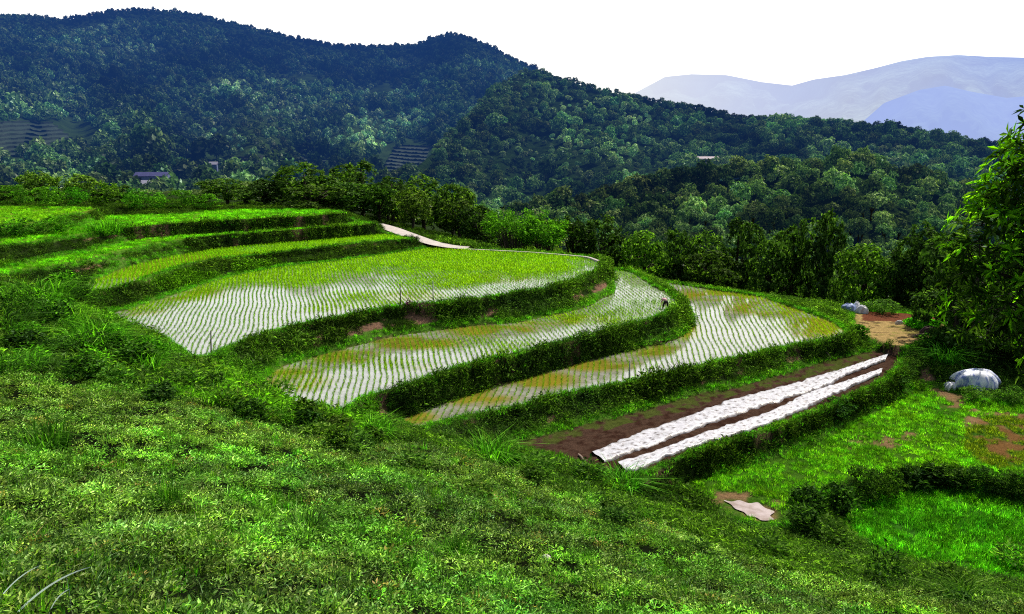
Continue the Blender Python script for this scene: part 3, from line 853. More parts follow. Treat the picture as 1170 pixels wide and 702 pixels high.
H2 = Hill([(400,236),(430,222),(450,206),(480,188),(505,166),(530,140),(560,106),(585,88),(600,82),(615,84),(640,91),(690,105),(720,110),(750,117),(800,125),(850,137),(880,136),(920,138),(960,142),(1000,147),(1020,144),(1050,154),(1100,162),(1120,165),(1170,171),(1320,190)],
          [(400,300),(1320,300)], [(400,300),(1320,300)], [(400,380),(480,460),(600,720),(750,640),(1000,520),(1320,480)], 60, 60, 307, 1.15)
H1 = Hill([(470,285),(540,268),(600,256),(660,242),(720,228),(780,216),(830,206),(870,203),(930,197),(980,197),(1010,204),(1060,219),(1100,233),(1170,246),(1320,262)],
          [(470,318),(1320,318)], [(470,225),(1320,225)], [(470,270),(700,330),(930,350),(1320,320)], 22, 50, 311, 1.1)
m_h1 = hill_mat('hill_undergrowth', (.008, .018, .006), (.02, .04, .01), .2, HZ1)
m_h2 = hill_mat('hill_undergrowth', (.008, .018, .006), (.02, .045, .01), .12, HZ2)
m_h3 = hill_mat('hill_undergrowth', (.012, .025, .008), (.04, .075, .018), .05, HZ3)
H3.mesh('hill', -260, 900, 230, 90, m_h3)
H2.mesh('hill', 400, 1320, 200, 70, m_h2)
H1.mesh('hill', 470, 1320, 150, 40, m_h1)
# the two distant ranges
m_far, t = new_mat('distant_slope')
n = t.math('ADD', t.math('MULTIPLY', t.noise(.004, 7, .65), .6), t.math('MULTIPLY', t.noise(.045, 4, .7), .4))
d = t.n('ShaderNodeBsdfDiffuse', Color=t.ramp(n, [(.40, (.03, .06, .05)), (.60, (.20, .28, .20))]))
bp = t.n('ShaderNodeBump', Strength=1.0, Distance=420.0, Height=t.noise(.0011, 8, .55)); t.set(d.inputs['Normal'], bp.outputs[0])
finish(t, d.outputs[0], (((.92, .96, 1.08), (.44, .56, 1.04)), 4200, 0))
H4 = Hill([(560,150),(700,120),(760,88),(790,85),(830,86),(870,94),(905,98),(930,91),(965,86),(1000,78),(1030,70),(1060,65),(1095,63),(1130,65),(1170,66),(1250,62),(1400,90)], [(560,210),(1400,210)], [(560,3200),(1400,2400)], [(560,6500),(860,6400),(960,5200),(1400,4700)], 1300, 70, 331, 1.0)
H5 = Hill([(840,210),(900,188),(950,172),(985,140),(1010,118),(1050,103),(1080,98),(1110,105),(1150,112),(1200,108),(1400,120)], [(840,215),(1400,215)], [(840,2000),(1400,1900)], [(840,3000),(1060,3300),(1400,3200)], 700, 50, 337, 1.0)
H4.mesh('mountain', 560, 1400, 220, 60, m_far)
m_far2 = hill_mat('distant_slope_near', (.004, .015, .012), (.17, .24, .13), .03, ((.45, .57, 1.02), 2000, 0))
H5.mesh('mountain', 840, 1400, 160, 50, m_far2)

# ------------------------------------------------------------------ trees
m_bark = plain_mat('bark', (.055, .042, .030), .9, .4, 9.0, bump=.6)
m_tree = leaf_mat('tree_leaves', (.052, .105, .016), (.13, .33, .014), src='obj', gloss=.02, tw=.30, hi=2.4)
m_tree1 = leaf_mat('wooded_slope_leaves', (.165, .32, .10), (.23, .52, .06), src='obj', haze=HZ1, gloss=.0, tw=.15)
def trunk_mesh(seed, cs, r0=.03):
    r = random.Random(seed); b = MB()
    top = cs[0]; mid = (r.uniform(-.04, .04), r.uniform(-.04, .04), .28)
    b.tube([(0, 0, -.06), (0.01, 0, .02), (mid[0] * .5, mid[1] * .5, .15), mid, (top[0] * .7, top[1] * .7, top[2] * .8), (top[0], top[1], top[2])], [r0 * 1.5, r0 * 1.1, r0, r0 * .85, r0 * .5, r0 * .2], 8)
    for c in cs[1:]:
        z0 = r.uniform(.2, .4)
        b.tube([(mid[0] * .8, mid[1] * .8, z0), (c[0] * .45, c[1] * .45, z0 + (c[2] - z0) * .55), (c[0], c[1], c[2])], [r0 * .5, r0 * .36, r0 * .12], 6)
    return mesh('trunk', b.v, b.f, True)
TREE = []
for s, kw in enumerate([dict(nl=13, zlo=.04), dict(nl=12, zlo=.02, lobe=(.18, .30)), dict(nl=15, zlo=.05, lobe=(.15, .25)), dict(nl=11, zlo=.1, lobe=(.18, .30), aspect=.5), dict(nl=16, zlo=.0, lobe=(.14, .24)), dict(nl=14, zlo=.06, aspect=.45, lobe=(.16, .28))]):
    v, f, cs = crown(500 + s, 3600, .050, drop=.6, per=22, clump=.034, jit=.45, **kw)
    TREE.append((plant_mesh('crown', v, f), trunk_mesh(s, cs)))
LOW = []
for s, kw in enumerate([dict(nl=8), dict(nl=7, zlo=.3, aspect=.5), dict(nl=10, lobe=(.16, .26)), dict(nl=6, lobe=(.22, .33))]):
    v, f, cs = crown(540 + s, 1300, .075, per=15, clump=.040, jit=.32, **kw)
    LOW.append((plant_mesh('crown', v, f), trunk_mesh(20 + s, cs)))
for q in TREE: q[0].materials.append(m_tree); q[1].materials.append(m_bark)
for q in LOW: q[0].materials.append(m_tree1); q[1].materials.append(m_bark)
def add_tree(loc, w, h, v, lib, tint, label, group=None, name='broadleaf_tree', cat='tree'):
    o = empty(name, loc, rng.uniform(0, 6.28), (w, w * rng.uniform(.9, 1.1), h))
    tag(o, label, cat, group)
    c = link('crown', lib[v][0], None, o); c.color = (*tint, 1)
    link('trunk', lib[v][1], None, o)
    return o
placed = []
def edge_tree(px, ytop, Y, wpx, v, tint, label, group=None, lib=TREE, name='broadleaf_tree', cat='tree'):
    x, y, ztop = at_depth(px, ytop, Y)
    zb = float(ground(x, y)) - .1 if (X0 < x < X1 and Y < Y1) else float(rbf(np.array([x]), np.array([y]))[0]) - .2
    h = max(ztop - zb, 1.2); w = wpx / F * Y * 1.22
    placed.append((x, y, w * .5))
    return add_tree((x, y, zb), w * 1.08, h / .97, v, lib, tint, label, group, name, cat)
DK = (.62, .68, .8); MD = (.95, 1.0, .9); BR = (1.45, 1.6, .9); PL = (1.7, 1.6, 1.3); VB = (1.6, 2.1, .8)
E_LIST = [
 (258,206,116,52,1,MD,'rounded bushy tree at the left end of the dark row, above the narrow top terraces'),
 (300,207,119,46,2,DK,'low dark tree between two taller trees behind the top terrace'),
 (347,190,119,66,0,MD,'tall full crowned tree directly behind the right half of the top terrace'),
 (375,205,122,44,3,DK,'dark tree in the gap right of the tall tree behind the top terrace'),
 (412,188,126,58,2,MD,'tall spreading tree above the upper bend of the concrete road'),
 (447,205,124,52,5,DK,'dark tree beside the upper end of the concrete road'),
 (484,204,128,56,0,MD,'light topped tree above the middle of the concrete road'),
 (516,214,124,50,1,MD,'full tree above the lower end of the concrete road'),
 (548,238,114,44,2,DK,'short dark tree left of the bright bamboo clump'),
 (655,250,108,50,4,DK,'dark tree just right of the bright bamboo clump'),
 (692,252,108,58,0,DK,'broad dark tree behind the right tip of the big upper paddy'),
 (737,268,103,48,1,BR,'light green tree with a hanging vine behind the bund of the middle paddy'),
 (772,264,106,44,3,DK,'dark tree rising behind the light green vine tree'),
 (806,270,104,50,0,MD,'mid green tree behind the back corner of the lowest paddy'),
 (845,256,104,54,2,DK,'dark tall tree behind the middle of the lowest paddy edge'),
 (880,278,98,46,1,MD,'mid green tree low behind the lowest paddy'),
 (908,264,101,50,4,DK,'dark tree left of the tallest dark conical tree'),
 (946,248,97,52,4,DK,'tallest dark conical tree behind the tip of the lowest paddy'),
 (992,284,92,56,1,BR,'light green tree behind the white sacks'),
 (1030,288,91,48,2,DK,'dark tree behind the bare soil plot'),
 (1060,262,90,58,0,DK,'tall dark tree at the back right corner of the bare soil plot'),
 (1098,272,74,78,4,DK,'large dark tree standing over the left end of the tarp heap'),
 (1142,300,70,80,1,(.8,.9,.9),'dark tree with a few lit twigs right behind the tarp heap'),
 (1102,330,68,64,4,(.75,.9,.8),'lower dark tree between the tarp heap and the bare soil plot'),
 (1195,285,70,90,0,DK,'dark tree at the right frame edge beyond the tarp heap'),
 (1180,362,66,70,4,DK,'low dark tree at the right frame edge beside the tarp heap'),
]
for a in E_LIST: edge_tree(*a[:6], a[6])
# bamboo clump
def bamboo(px, ytop, Y, wpx, label):
    x, y, zt = at_depth(px, ytop, Y); zb = float(ground(x, y)) - .1; h = zt - zb; w = wpx / F * Y
    o = tag(empty('bamboo_clump', (x, y, zb)), label, 'bamboo')
    r = np.random.default_rng(77); cb = MB(); B = []; Dv = []; Nr = []
    for i in range(46):
        a = r.uniform(0, 6.28); q = w * .5 * math.sqrt(r.uniform(0, 1)); hh = h * r.uniform(.62, 1.0); ln = r.uniform(.1, .3) * hh
        p = [(q * .5 * math.cos(a), q * .5 * math.sin(a), 0), (q * .75 * math.cos(a), q * .75 * math.sin(a), hh * .6), ((q + ln * .4) * math.cos(a), (q + ln * .4) * math.sin(a), hh * .92), ((q + ln) * math.cos(a), (q + ln) * math.sin(a), hh * .9)]
        cb.tube(p, [.05, .045, .03, .01], 5)
        for k in range(90):
            u = r.uniform(.25, 1) ** .6 * 3; i0 = min(int(u), 2); f = u - i0
            c = np.array(p[i0]) * (1 - f) + np.array(p[i0 + 1]) * f + r.normal(0, .28, 3)
            B.append(c); Dv.append([math.cos(a) + r.normal(0, .7), math.sin(a) + r.normal(0, .7), r.normal(-.3, .5)]); Nr.append(r.normal(0, .5, 3) + [0, 0, 1])
    v, f = leaves(np.array(B), np.array(Dv), np.array(Nr), .42 * r.uniform(.7, 1.3, len(B)), .13)
    cb.build('stems', m_bark, o); c = link('foliage', plant_mesh('foliage', v, f), m_tree, o); c.color = (1.5, 2.1, .8, 1)
    placed.append((x, y, w * .5))
bamboo(590, 240, 105, 62, 'bright green feathery bamboo clump behind the back edge of the big upper paddy')
bamboo(622, 252, 104, 40, 'smaller bright bamboo clump leaning right of the larger bamboo')
# belt of wood below the edge
LIM = curve([(225,222),(300,214),(380,208),(450,210),(520,222),(560,240),(650,256),(700,262),(800,274),(900,276),(950,264),(1000,292),(1080,270),(1300,290)])
cnt = 0
for _ in range(6000):
    px = rng.uniform(232, 1290); Y = rng.uniform(112, 160) if px < 480 else rng.uniform(96, 215) if px < 1040 else rng.uniform(80, 200)
    x = (px - 585) / F * Y / CP * 1.0
    x = at_depth(px, 300, Y)[0]
    w_ = rng.uniform(5.5, 9.0)
    if any((x - a) ** 2 + (Y - b) ** 2 < ((c + w_ * .5) * .62) ** 2 for a, b, c in placed): continue
    if x < X1 and Y < Y1:
        cl, dd = gcls(np.array([x]), np.array([Y]))
        if cl[0] >= 0 or dd[0] < 4.5 or np.min(np.hypot(ROAD[:, 0] - x, ROAD[:, 1] - Y)) < 5: continue
        zb = float(ground(x, Y))
    else: zb = float(rbf(np.array([x]), np.array([Y]))[0])
    h = rng.uniform(5.5, 8.5)
    lx, ly = project(x, Y, zb + h)
    lim = float(LIM(lx))
    if ly < lim:
        h -= (lim - ly) / F * Y
        if h < 3.5: continue
    elif ly > lim + 60: continue
    placed.append((x, Y, w_ * .5)); cnt += 1
    k = rng.uniform(.6, 1.15)
    add_tree((x, Y, zb - .15), w_ * 1.1, h, int(rng.integers(0, 6)), TREE, (k * rng.uniform(.8, 1.15), k, k * .9), 'tree crowding the dark wooded drop just beyond the terraces', 'trees on the dark wooded drop beyond the terraces')
    if cnt >= 150: break
print('belt trees', cnt)
# small trees and bushes along the far left edge
for i, a in enumerate([
 (8,212,112,42,3,MD,'dark small tree at the left frame edge behind the top left field'),
 (40,197,116,36,5,PL,'pale topped small tree at the far left, behind the top left field'),
 (86,200,118,38,3,PL,'pale round small tree left of the white farmhouse'),
 (62,219,113,44,1,DK,'dark bush between the two pale small trees'),
 (112,216,114,38,4,DK,'dark bush right of the pale round tree'),
 (140,213,117,36,2,MD,'small tree directly below the white farmhouse'),
 (228,222,118,34,1,MD,'small tree right below the farmhouse gable')]):
    edge_tree(*a[:6], a[6])

# wooded slopes: the nearest crowns as trees, the rest as one mass
def slope_points(H, p0, p1, t0, t1, crown_m, sx, sy, seed):
    r = np.random.default_rng(seed); out = []
    for_t = t0; base = H
    tt = t0
    while tt < t1:
        mid = H.at(np.array([(p0 + p1) / 2]), np.array([tt]))
        Ymid = float(mid[1][0]); cp = crown_m / Ymid * F
        P = np.arange(p0, p1, cp * sx); P = P + r.uniform(-.5, .5, len(P)) * cp * sx
        dt = cp * sy / max(20.0, abs(float(H.sky((p0 + p1) / 2) - H.base((p0 + p1) / 2))))
        T_ = tt + r.uniform(-.9, .9, len(P)) * dt
        ok = (T_ <= t1) & (T_ >= t0)
        out.append(np.stack([P[ok], T_[ok]], 1)); tt += dt
    P = np.arange(p0, p1, crown_m / float(H.Yt((p0 + p1) / 2)) * F * .28)
    for tv in (.985, .998): out.append(np.stack([P + r.uniform(-.5, .5, len(P)) * 4, np.full(len(P), tv)], 1))
    return np.concatenate(out)
LOWT = []
for s, kw in enumerate([dict(nl=7), dict(nl=6, zlo=.35, aspect=.5), dict(nl=8, lobe=(.16, .26)), dict(nl=5, lobe=(.24, .34))]):
    v, f, cs = crown(560 + s, 460, .115, per=9, clump=.05, jit=.32, **kw); LOWT.append((v, f))
FART = []
for s, kw in enumerate([dict(nl=4, lobe=(.24, .36)), dict(nl=5), dict(nl=3, lobe=(.28, .4))]):
    v, f, cs = crown(580 + s, 140, .21, per=5, clump=.06, jit=.32, **kw); FART.append((v, f))
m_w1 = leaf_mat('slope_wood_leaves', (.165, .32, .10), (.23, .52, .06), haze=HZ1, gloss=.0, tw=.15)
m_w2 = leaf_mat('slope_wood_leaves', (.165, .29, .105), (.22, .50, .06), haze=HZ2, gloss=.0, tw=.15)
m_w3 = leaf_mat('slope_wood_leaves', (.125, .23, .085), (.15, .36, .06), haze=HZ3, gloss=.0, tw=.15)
p = slope_points(H1, 520, 1200, .0, 1.0, 5.8, .74, .46, 5)
x, y, z = H1.at(p[:, 0], p[:, 1])
order = np.argsort(-p[:, 1]); n_ind = 150
print('h1 trees', len(p))
tn = fbm(p[:, 0] / 40, p[:, 1] * 4, 90, 3)  # broad noise paints sunlit patches and dark folds into crown tint
for q in range(len(p)): pass
sel = np.zeros(len(p), bool); vis = np.nonzero((p[:, 1] > .3) & (p[:, 0] < 1110) & (p[:, 0] > 560))[0]
vis = vis[np.argsort(y[vis])][:n_ind]; sel[vis] = True
for i in vis:
    k = rng.uniform(.6, 1.4) * np.clip(.35 + 2.6 * (tn[i] - .32), .3, 1.8); w_ = 5.8 * float(np.clip(np.exp(rng.normal(0, .28)), .55, 1.8))
    yl = rng.uniform(.8, 1.25)
    add_tree((x[i], y[i], z[i] - .6), w_, w_ * rng.uniform(.9, 1.2), int(rng.integers(0, 4)), LOW, (k * yl, k, k * .85), 'rounded tree crown in the wood on the nearest hill right of centre', 'trees in the wood on the nearest hill')
rest = ~sel; N = rest.sum()
k = rng.uniform(.6, 1.4, N) * np.clip(.35 + 2.6 * (tn[rest] - .32), .3, 1.8); w_ = 5.8 * np.exp(rng.normal(0, .28, N)).clip(.55, 1.8)
stuff('forest', LOWT, np.stack([x, y, z - .6], 1)[rest], rng.uniform(0, 6.28, N), np.stack([w_, w_, w_ * rng.uniform(.9, 1.2, N)], 1), m_w1, np.stack([k * rng.uniform(.85, 1.35, N), k, k * .85], 1), label='dense wood covering the rest of the nearest hill', cat='forest')

N = 520; pq = rng.uniform(-110, 440, N); Yq = rng.uniform(140, 335, N) ; Yq = np.where(pq < 250, np.maximum(Yq, 150), Yq)
xq = (pq - 585) / F * Yq * 1.02; zq = rbf(xq, Yq); hq = rng.uniform(4.5, 8.5, N)
_, pyq = project(xq, Yq, zq + hq); lq = np.where(pq < 285, 216, 206); hq = np.where((pyq < lq), hq - (lq - pyq) / F * Yq, hq); okq = hq > 1.8
xq, Yq, zq, hq = xq[okq], Yq[okq], zq[okq], hq[okq]; N = len(xq); k = rng.uniform(.5, 1.3, N)
stuff('forest', LOWT, np.stack([xq, Yq, zq - .4], 1), rng.uniform(0, 6.28, N), np.stack([hq * rng.uniform(.9, 1.3, N), hq * rng.uniform(.9, 1.3, N), hq], 1), m_w1, np.stack([k * rng.uniform(.85, 1.3, N), k, k * .85], 1), label='dark wood on the valley floor left, in front of the farmhouse', cat='forest')
def ell(px, py, L):
    m = np.zeros(len(px))
    for a, b, c, d in L: m = np.maximum(m, np.clip(1.35 - ((px - a) / c) ** 2 - ((py - b) / d) ** 2, 0, 1))
    return m
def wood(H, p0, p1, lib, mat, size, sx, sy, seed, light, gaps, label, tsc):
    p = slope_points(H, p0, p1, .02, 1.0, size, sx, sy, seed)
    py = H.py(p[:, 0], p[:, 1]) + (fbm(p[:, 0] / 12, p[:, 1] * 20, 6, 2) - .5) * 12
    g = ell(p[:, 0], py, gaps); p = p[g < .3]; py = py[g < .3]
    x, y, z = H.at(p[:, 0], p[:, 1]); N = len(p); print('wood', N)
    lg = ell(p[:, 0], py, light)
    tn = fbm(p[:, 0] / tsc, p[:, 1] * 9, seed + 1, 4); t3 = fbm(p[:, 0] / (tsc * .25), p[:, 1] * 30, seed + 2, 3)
    k = rng.uniform(.5, 1.4, N) * np.clip(.25 + 3.2 * (tn - .32), .22, 2) * (.35 + 1.3 * t3) * (1 + (1.8 if size > 8 else .8) * lg); w_ = size * np.exp(rng.normal(0, .30, N)).clip(.5, 1.9) * (1 - .4 * lg) * np.where(p[:, 1] > .93, .62, 1)  # noise puts sunlit patches and darker folds into the canopy colour
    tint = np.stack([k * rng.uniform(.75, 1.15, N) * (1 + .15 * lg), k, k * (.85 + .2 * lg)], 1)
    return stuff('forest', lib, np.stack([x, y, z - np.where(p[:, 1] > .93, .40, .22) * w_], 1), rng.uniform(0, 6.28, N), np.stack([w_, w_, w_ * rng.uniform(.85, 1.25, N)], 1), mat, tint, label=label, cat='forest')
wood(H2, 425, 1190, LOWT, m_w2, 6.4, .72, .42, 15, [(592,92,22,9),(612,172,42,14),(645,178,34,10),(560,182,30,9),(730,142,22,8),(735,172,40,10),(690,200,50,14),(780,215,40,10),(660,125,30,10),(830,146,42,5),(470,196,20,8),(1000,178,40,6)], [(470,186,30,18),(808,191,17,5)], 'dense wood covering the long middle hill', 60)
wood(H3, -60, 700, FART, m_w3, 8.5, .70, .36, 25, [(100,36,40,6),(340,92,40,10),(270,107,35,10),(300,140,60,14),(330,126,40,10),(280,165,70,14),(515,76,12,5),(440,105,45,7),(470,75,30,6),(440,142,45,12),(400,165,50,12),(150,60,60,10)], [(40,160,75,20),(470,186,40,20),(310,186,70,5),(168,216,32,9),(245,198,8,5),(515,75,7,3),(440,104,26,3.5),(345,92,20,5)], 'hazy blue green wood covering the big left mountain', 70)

# hedge rows of the hillside tea gardens
m_tea = plain_mat('tea_hedge', (.010, .026, .010), .8, .5, .6, haze=HZ3)
m_teag = plain_mat('tea_ground', (.010, .030, .010), .9, .4, .2, haze=HZ3)
def tea(H, name, quad, rows, label):
    """rows of clipped tea along the contour; quad = four corners on the slope, row by row from top"""
    (ax, ay), (bx, by), (cx_, cy_), (dx_, dy_) = quad; b = MB(); gmb = MB()
    for i in range(rows):
        f = i / (rows - 1); pl, yl = ax + (dx_ - ax) * f, ay + (dy_ - ay) * f; pr, yr = bx + (cx_ - bx) * f, by + (cy_ - by) * f
        n = 26; P = np.linspace(pl, pr, n); Yy = np.linspace(yl, yr, n) + (fbm(P / 25, P * 0 + 3, 4, 3) - .5) * 5
        x, y, z = H.at(P, H.t_of(P, Yy)); V = []; G = []
        for q in range(n):
            w = .85 * (0.7 + .6 * random.random()); hh = 1.5 * (0.7 + .6 * random.random())
            V += [(x[q], y[q] - w, z[q] - .3), (x[q], y[q] - w * .7, z[q] + hh), (x[q], y[q] + w * .7, z[q] + hh), (x[q], y[q] + w, z[q] - .3)]
        b.add(V, [(4 * q + k, 4 * q + 4 + k, 4 * q + 5 + k, 4 * q + 1 + k) for q in range(n - 1) for k in range(3)])
    o = b.build(name, m_tea); tag(o, label, 'tea', kind='stuff')
    n = 30; m = 12; V = []
    for j in range(m):
        f = j / (m - 1)
        P = np.linspace(ax + (dx_ - ax) * f, bx + (cx_ - bx) * f, n); Yy = np.linspace(ay + (dy_ - ay) * f, by + (cy_ - by) * f, n)
        x, y, z = H.at(P, H.t_of(P, Yy)); V += list(zip(x, y, z + .25))
    gmb.add(V, [(j * n + q, j * n + q + 1, j * n + n + q + 1, j * n + n + q) for j in range(m - 1) for q in range(n - 1)])
    tag(gmb.build('field', m_teag, None, True), kind='structure')
tea(H3, 'tea_rows', [(-20,140),(60,142),(108,180),(-20,180)], 9, 'contour rows of tea on the slope at the far left')
tea(H3, 'tea_rows', [(452,168),(492,168),(478,205),(432,202)], 10, 'contour rows of tea left of the middle hill')
tea(H3, 'tea_rows', [(250,182),(372,182),(372,189),(250,189)], 3, 'thin light strips of tea low on the left mountain')

# ------------------------------------------------------------------ road
m_road = plain_mat('worn_concrete', (.50, .44, .40), .85, .2, 1.5)
def ribbon(P, wid, nseg=8):
    P = np.array(P); u = np.linspace(0, len(P) - 1, (len(P) - 1) * nseg + 1); i = np.minimum(u.astype(int), len(P) - 2); f = (u - i)[:, None]
    C = P[i] * (1 - f) + P[i + 1] * f
    kk = np.ones(5) / 5
    Cs = C.copy()
    for a in range(3): Cs[2:-2, a] = np.convolve(C[:, a], kk, 'valid')
    T = np.gradient(Cs, axis=0); s = np.stack([-T[:, 1], T[:, 0], 0 * T[:, 0]], 1); s /= np.linalg.norm(s, axis=1, keepdims=True)
    return Cs, s
C, s_ = ribbon(ROAD, 2.4)
kc = np.array([on_level(a, b_, 14.32) for a, b_ in [(533,285.0),(577,287.0),(611,288.9),(647,291.8),(672,294),(684,298.5)]])
KC, ks = ribbon(kc, .3); kb = MB(); kv = []
for c, q in zip(KC, ks):
    kv += [tuple(c + q * .16 - [0, 0, .3]), tuple(c + q * .16 + [0, 0, .06]), tuple(c - q * .16 + [0, 0, .06]), tuple(c - q * .16 - [0, 0, .3])]
kb.add(kv, [(4 * i + k, 4 * i + k + 1, 4 * i + 5 + k, 4 * i + 4 + k) for i in range(len(KC) - 1) for k in range(3)])
tag(kb.build('kerb', m_road), kind='structure')
b = MB(); V = []
for c, q in zip(C, s_):
    V += [tuple(c + q * 1.2 + [0, 0, .02]), tuple(c + q * .4 + [0, 0, .05]), tuple(c - q * .4 + [0, 0, .05]), tuple(c - q * 1.2 + [0, 0, .02])]
b.add(V, [(4 * i + k, 4 * i + k + 1, 4 * i + 5 + k, 4 * i + 4 + k) for i in range(len(C) - 1) for k in range(3)])
tag(b.build('road', m_road), kind='structure')

# ------------------------------------------------------------------ plastic mulch on the soil bed
m_film, t = new_mat('white_mulch_film')
a = t.n('ShaderNodeAttribute', _attribute_name='holes')
n1_ = t.noise(2.5, 5, .7)
c = t.mix(a.outputs['Fac'], t.ramp(n1_, [(.34, (.16, .12, .10)), (.44, (.42, .41, .43)), (.60, (.56, .55, .59))]), (.05, .03, .02, 1))
pb = t.n('ShaderNodeBsdfPrincipled', Base__Color=c, Roughness=.35)
bp = t.n('ShaderNodeBump', Strength=.5, Distance=.08, Height=n1_); t.set(pb.inputs['Normal'], bp.outputs[0])
finish(t, pb.outputs[0])
def film(up, lo, seed, label):
    def pl(Q):
        W = np.array([on_level(a, b, 19.4)[:2] for a, b in Q]); d = np.r_[0, np.cumsum(np.hypot(*np.diff(W, axis=0).T))]; u = np.linspace(0, d[-1], 260)
        return np.stack([np.interp(u, d, W[:, 0]), np.interp(u, d, W[:, 1])], 1)
    A_, B_ = pl(up), pl(lo); r = np.random.default_rng(seed); n_ = 260; mm = 15; V = []; H = []
    w = np.linspace(0, 1, mm)
    ea = (fbm(np.arange(n_) / 5, np.zeros(n_), seed, 3) - .5) * .5; eb = (fbm(np.arange(n_) / 5, np.ones(n_) * 9, seed + 3, 3) - .5) * .5
    L = np.hypot(*(B_ - A_).T)
    for i in range(n_):
        for q in range(mm):
            f = -.09 + ea[i] * .6 + (1.18 + eb[i] * .6 - ea[i] * .6) * w[q]
            p = A_[i] * (1 - f) + B_[i] * f
            z = CZ - 19.4 + .13 + .05 * .3 * (1 - abs(2 * w[q] - 1) ** 3) + .07 * float(vnoise(np.array(i / 2.3), np.array(q / 2.0), seed)) - (.16 if q in (0, mm - 1) else 0)
            V.append((p[0], p[1], z)); H.append(0.0)
    H = np.array(H).reshape(n_, mm)
    for i in range(4, n_ - 3, 6):
        for q in ((3, 7, 11) if (i // 6) % 2 else (5, 9)):
            if r.random() < .7: H[i:i + 2, q + int(r.integers(-1, 2))] = 1.0; 
            H[i + 1, q] = H[i, q]
    for q in (0, mm - 1): H[:, q] = .9
    for q in (1, mm - 2): H[:, q] = np.clip((fbm(np.arange(n_) / 3.0, np.full(n_, q * 1.0), seed + 8, 3) - .48) * 6, 0, .9)
    f = [(i * mm + q, (i + 1) * mm + q, (i + 1) * mm + q + 1, i * mm + q + 1) for i in range(n_ - 1) for q in range(mm - 1)]
    me = mesh('plastic_mulch_sheet', V, f, True)
    ca = me.attributes.new('holes', 'FLOAT', 'POINT'); ca.data.foreach_set('value', H.ravel())
    tag(link('plastic_mulch_sheet', me, m_film), label, 'plastic sheet')
film([(677,519.5),(734,496),(785,478.5),(836,459),(875,449),(908,440),(967,422),(1004,409.5),(1015,406)], [(690,528.5),(716,520),(759,504),(811,483.6),(870,464.6),(905,454),(942,443),(967,428.7),(1012,412)], 3, 'long white plastic mulch strip on the brown soil bed, the one farther uphill')
film([(705.6,531),(744,519.5),(811,495),(880,473),(921,452),(972,435),(1008,423)], [(714,539),(734,537),(756,525),(798,510),(870,487.7),(921,466),(978,440),(1007,427.5)], 5, 'long white plastic mulch strip on the brown soil bed, nearest the green bank')

# ------------------------------------------------------------------ tarp heap, sacks
m_tarp, t = new_mat('white_blue_tarp')
tcn = t.n('ShaderNodeTexCoord')
mp = t.n('ShaderNodeMapping', Vector=tcn.outputs['Object']); mp.inputs['Scale'].default_value = (2.6, 2.6, .7); mp.inputs['Rotation'].default_value = (0, .7, 0)
n1_ = t.noise(1.1, 5, .6, mp.outputs[0], .6)
c = t.ramp(n1_, [(.40, (.24, .30, .62)), (.47, (.70, .73, .88)), (.53, (.92, .91, .93))])  # blue streaks in the cloth also paint shade into its folds
pb = t.n('ShaderNodeBsdfPrincipled', Base__Color=c, Roughness=.45)
finish(t, pb.outputs[0])
def heap(name, px, py, w, d, h, seed, mat, label, cat, fold=.16, rz=0.0):
    x, y, z = hit(px, py); V = []; n_, m_ = 96, 22
    for j in range(m_ + 1):
        f = j / m_
        for i in range(n_):
            a = 2 * math.pi * i / n_
            rr = math.sin(f * math.pi / 2) ** .9; zz = math.cos(f * math.pi / 2) ** .75
            cr = 1 + fold * (vnoise(np.array(a * 3.1 + f * 1.5), np.array(f * 1.2 + seed), seed) - .5) * 2 * f + .03 * math.sin(a * 5 + seed) * f
            ca_, sa_ = math.cos(a), math.sin(a); pl = 1 - abs(2 * float(vnoise(np.array(ca_ * 2.6 + f * .9 + seed), np.array(sa_ * 2.6 - f * .7), seed + 7)) - 1); cr = cr * (1 - (.16 if fold < .3 else .08) * pl ** 4 * min(1, f * 1.5))
            zc = 1 + .22 * (float(vnoise(np.array(a * 1.3 + 9), np.array(f * 3.0), seed + 4)) - .5)
            V.append((w / 2 * rr * float(cr) * math.cos(a), d / 2 * rr * float(cr) * math.sin(a), h * zz * zc - (.08 if j == m_ else 0)))
    f_ = [(j * n_ + i, (j + 1) * n_ + i, (j + 1) * n_ + (i + 1) % n_, j * n_ + (i + 1) % n_) for j in range(m_) for i in range(n_)]
    o = link(name, mesh(name, V, f_, True), mat); o.location = (x, y + d * .35, z); o.rotation_euler = (0, 0, rz)
    return tag(o, label, cat)
heap('tarp_covered_heap', 1121, 446, 3.7, 2.6, 1.45, 2, m_tarp, 'domed heap covered by a creased white and blue tarp under the dark trees', 'tarp heap', .18)
m_white = plain_mat('white_plastic', (.75, .74, .76), .5, .2, 3)
m_bluep = plain_mat('blue_grey_plastic', (.30, .38, .62), .5, .3, 3)
heap('crumpled_sheet', 1089, 446, 1.1, .9, .55, 9, m_white, 'small crumpled white plastic sheet at the left foot of the tarp heap', 'plastic sheet', .4)
heap('plastic_sack', 971, 357, 1.7, 1.0, .85, 4, m_bluep, 'blue grey plastic sack beside the bare soil plot', 'sack', .3)
heap('plastic_sack', 979, 356.5, .8, .7, 1.05, 5, m_white, 'upright white plastic sack, middle of the three sacks by the soil plot', 'sack', .25)
heap('plastic_sack', 986, 358.5, 1.2, .8, .8, 6, m_white, 'slumped white plastic sack closest to the brown ploughed strip', 'sack', .35)
m_stone = plain_mat('pale_stone', (.55, .50, .46), .9, .25, 5, bump=.5)
heap('stone', 1028, 371, .75, .5, .38, 7, m_stone, 'pale stone beside the small vegetable beds', 'stone', .2)
heap('stone', 624, 642, .24, .18, .12, 8, m_stone, 'small pale stone lying in the near ground cover, centre bottom', 'stone', .2)
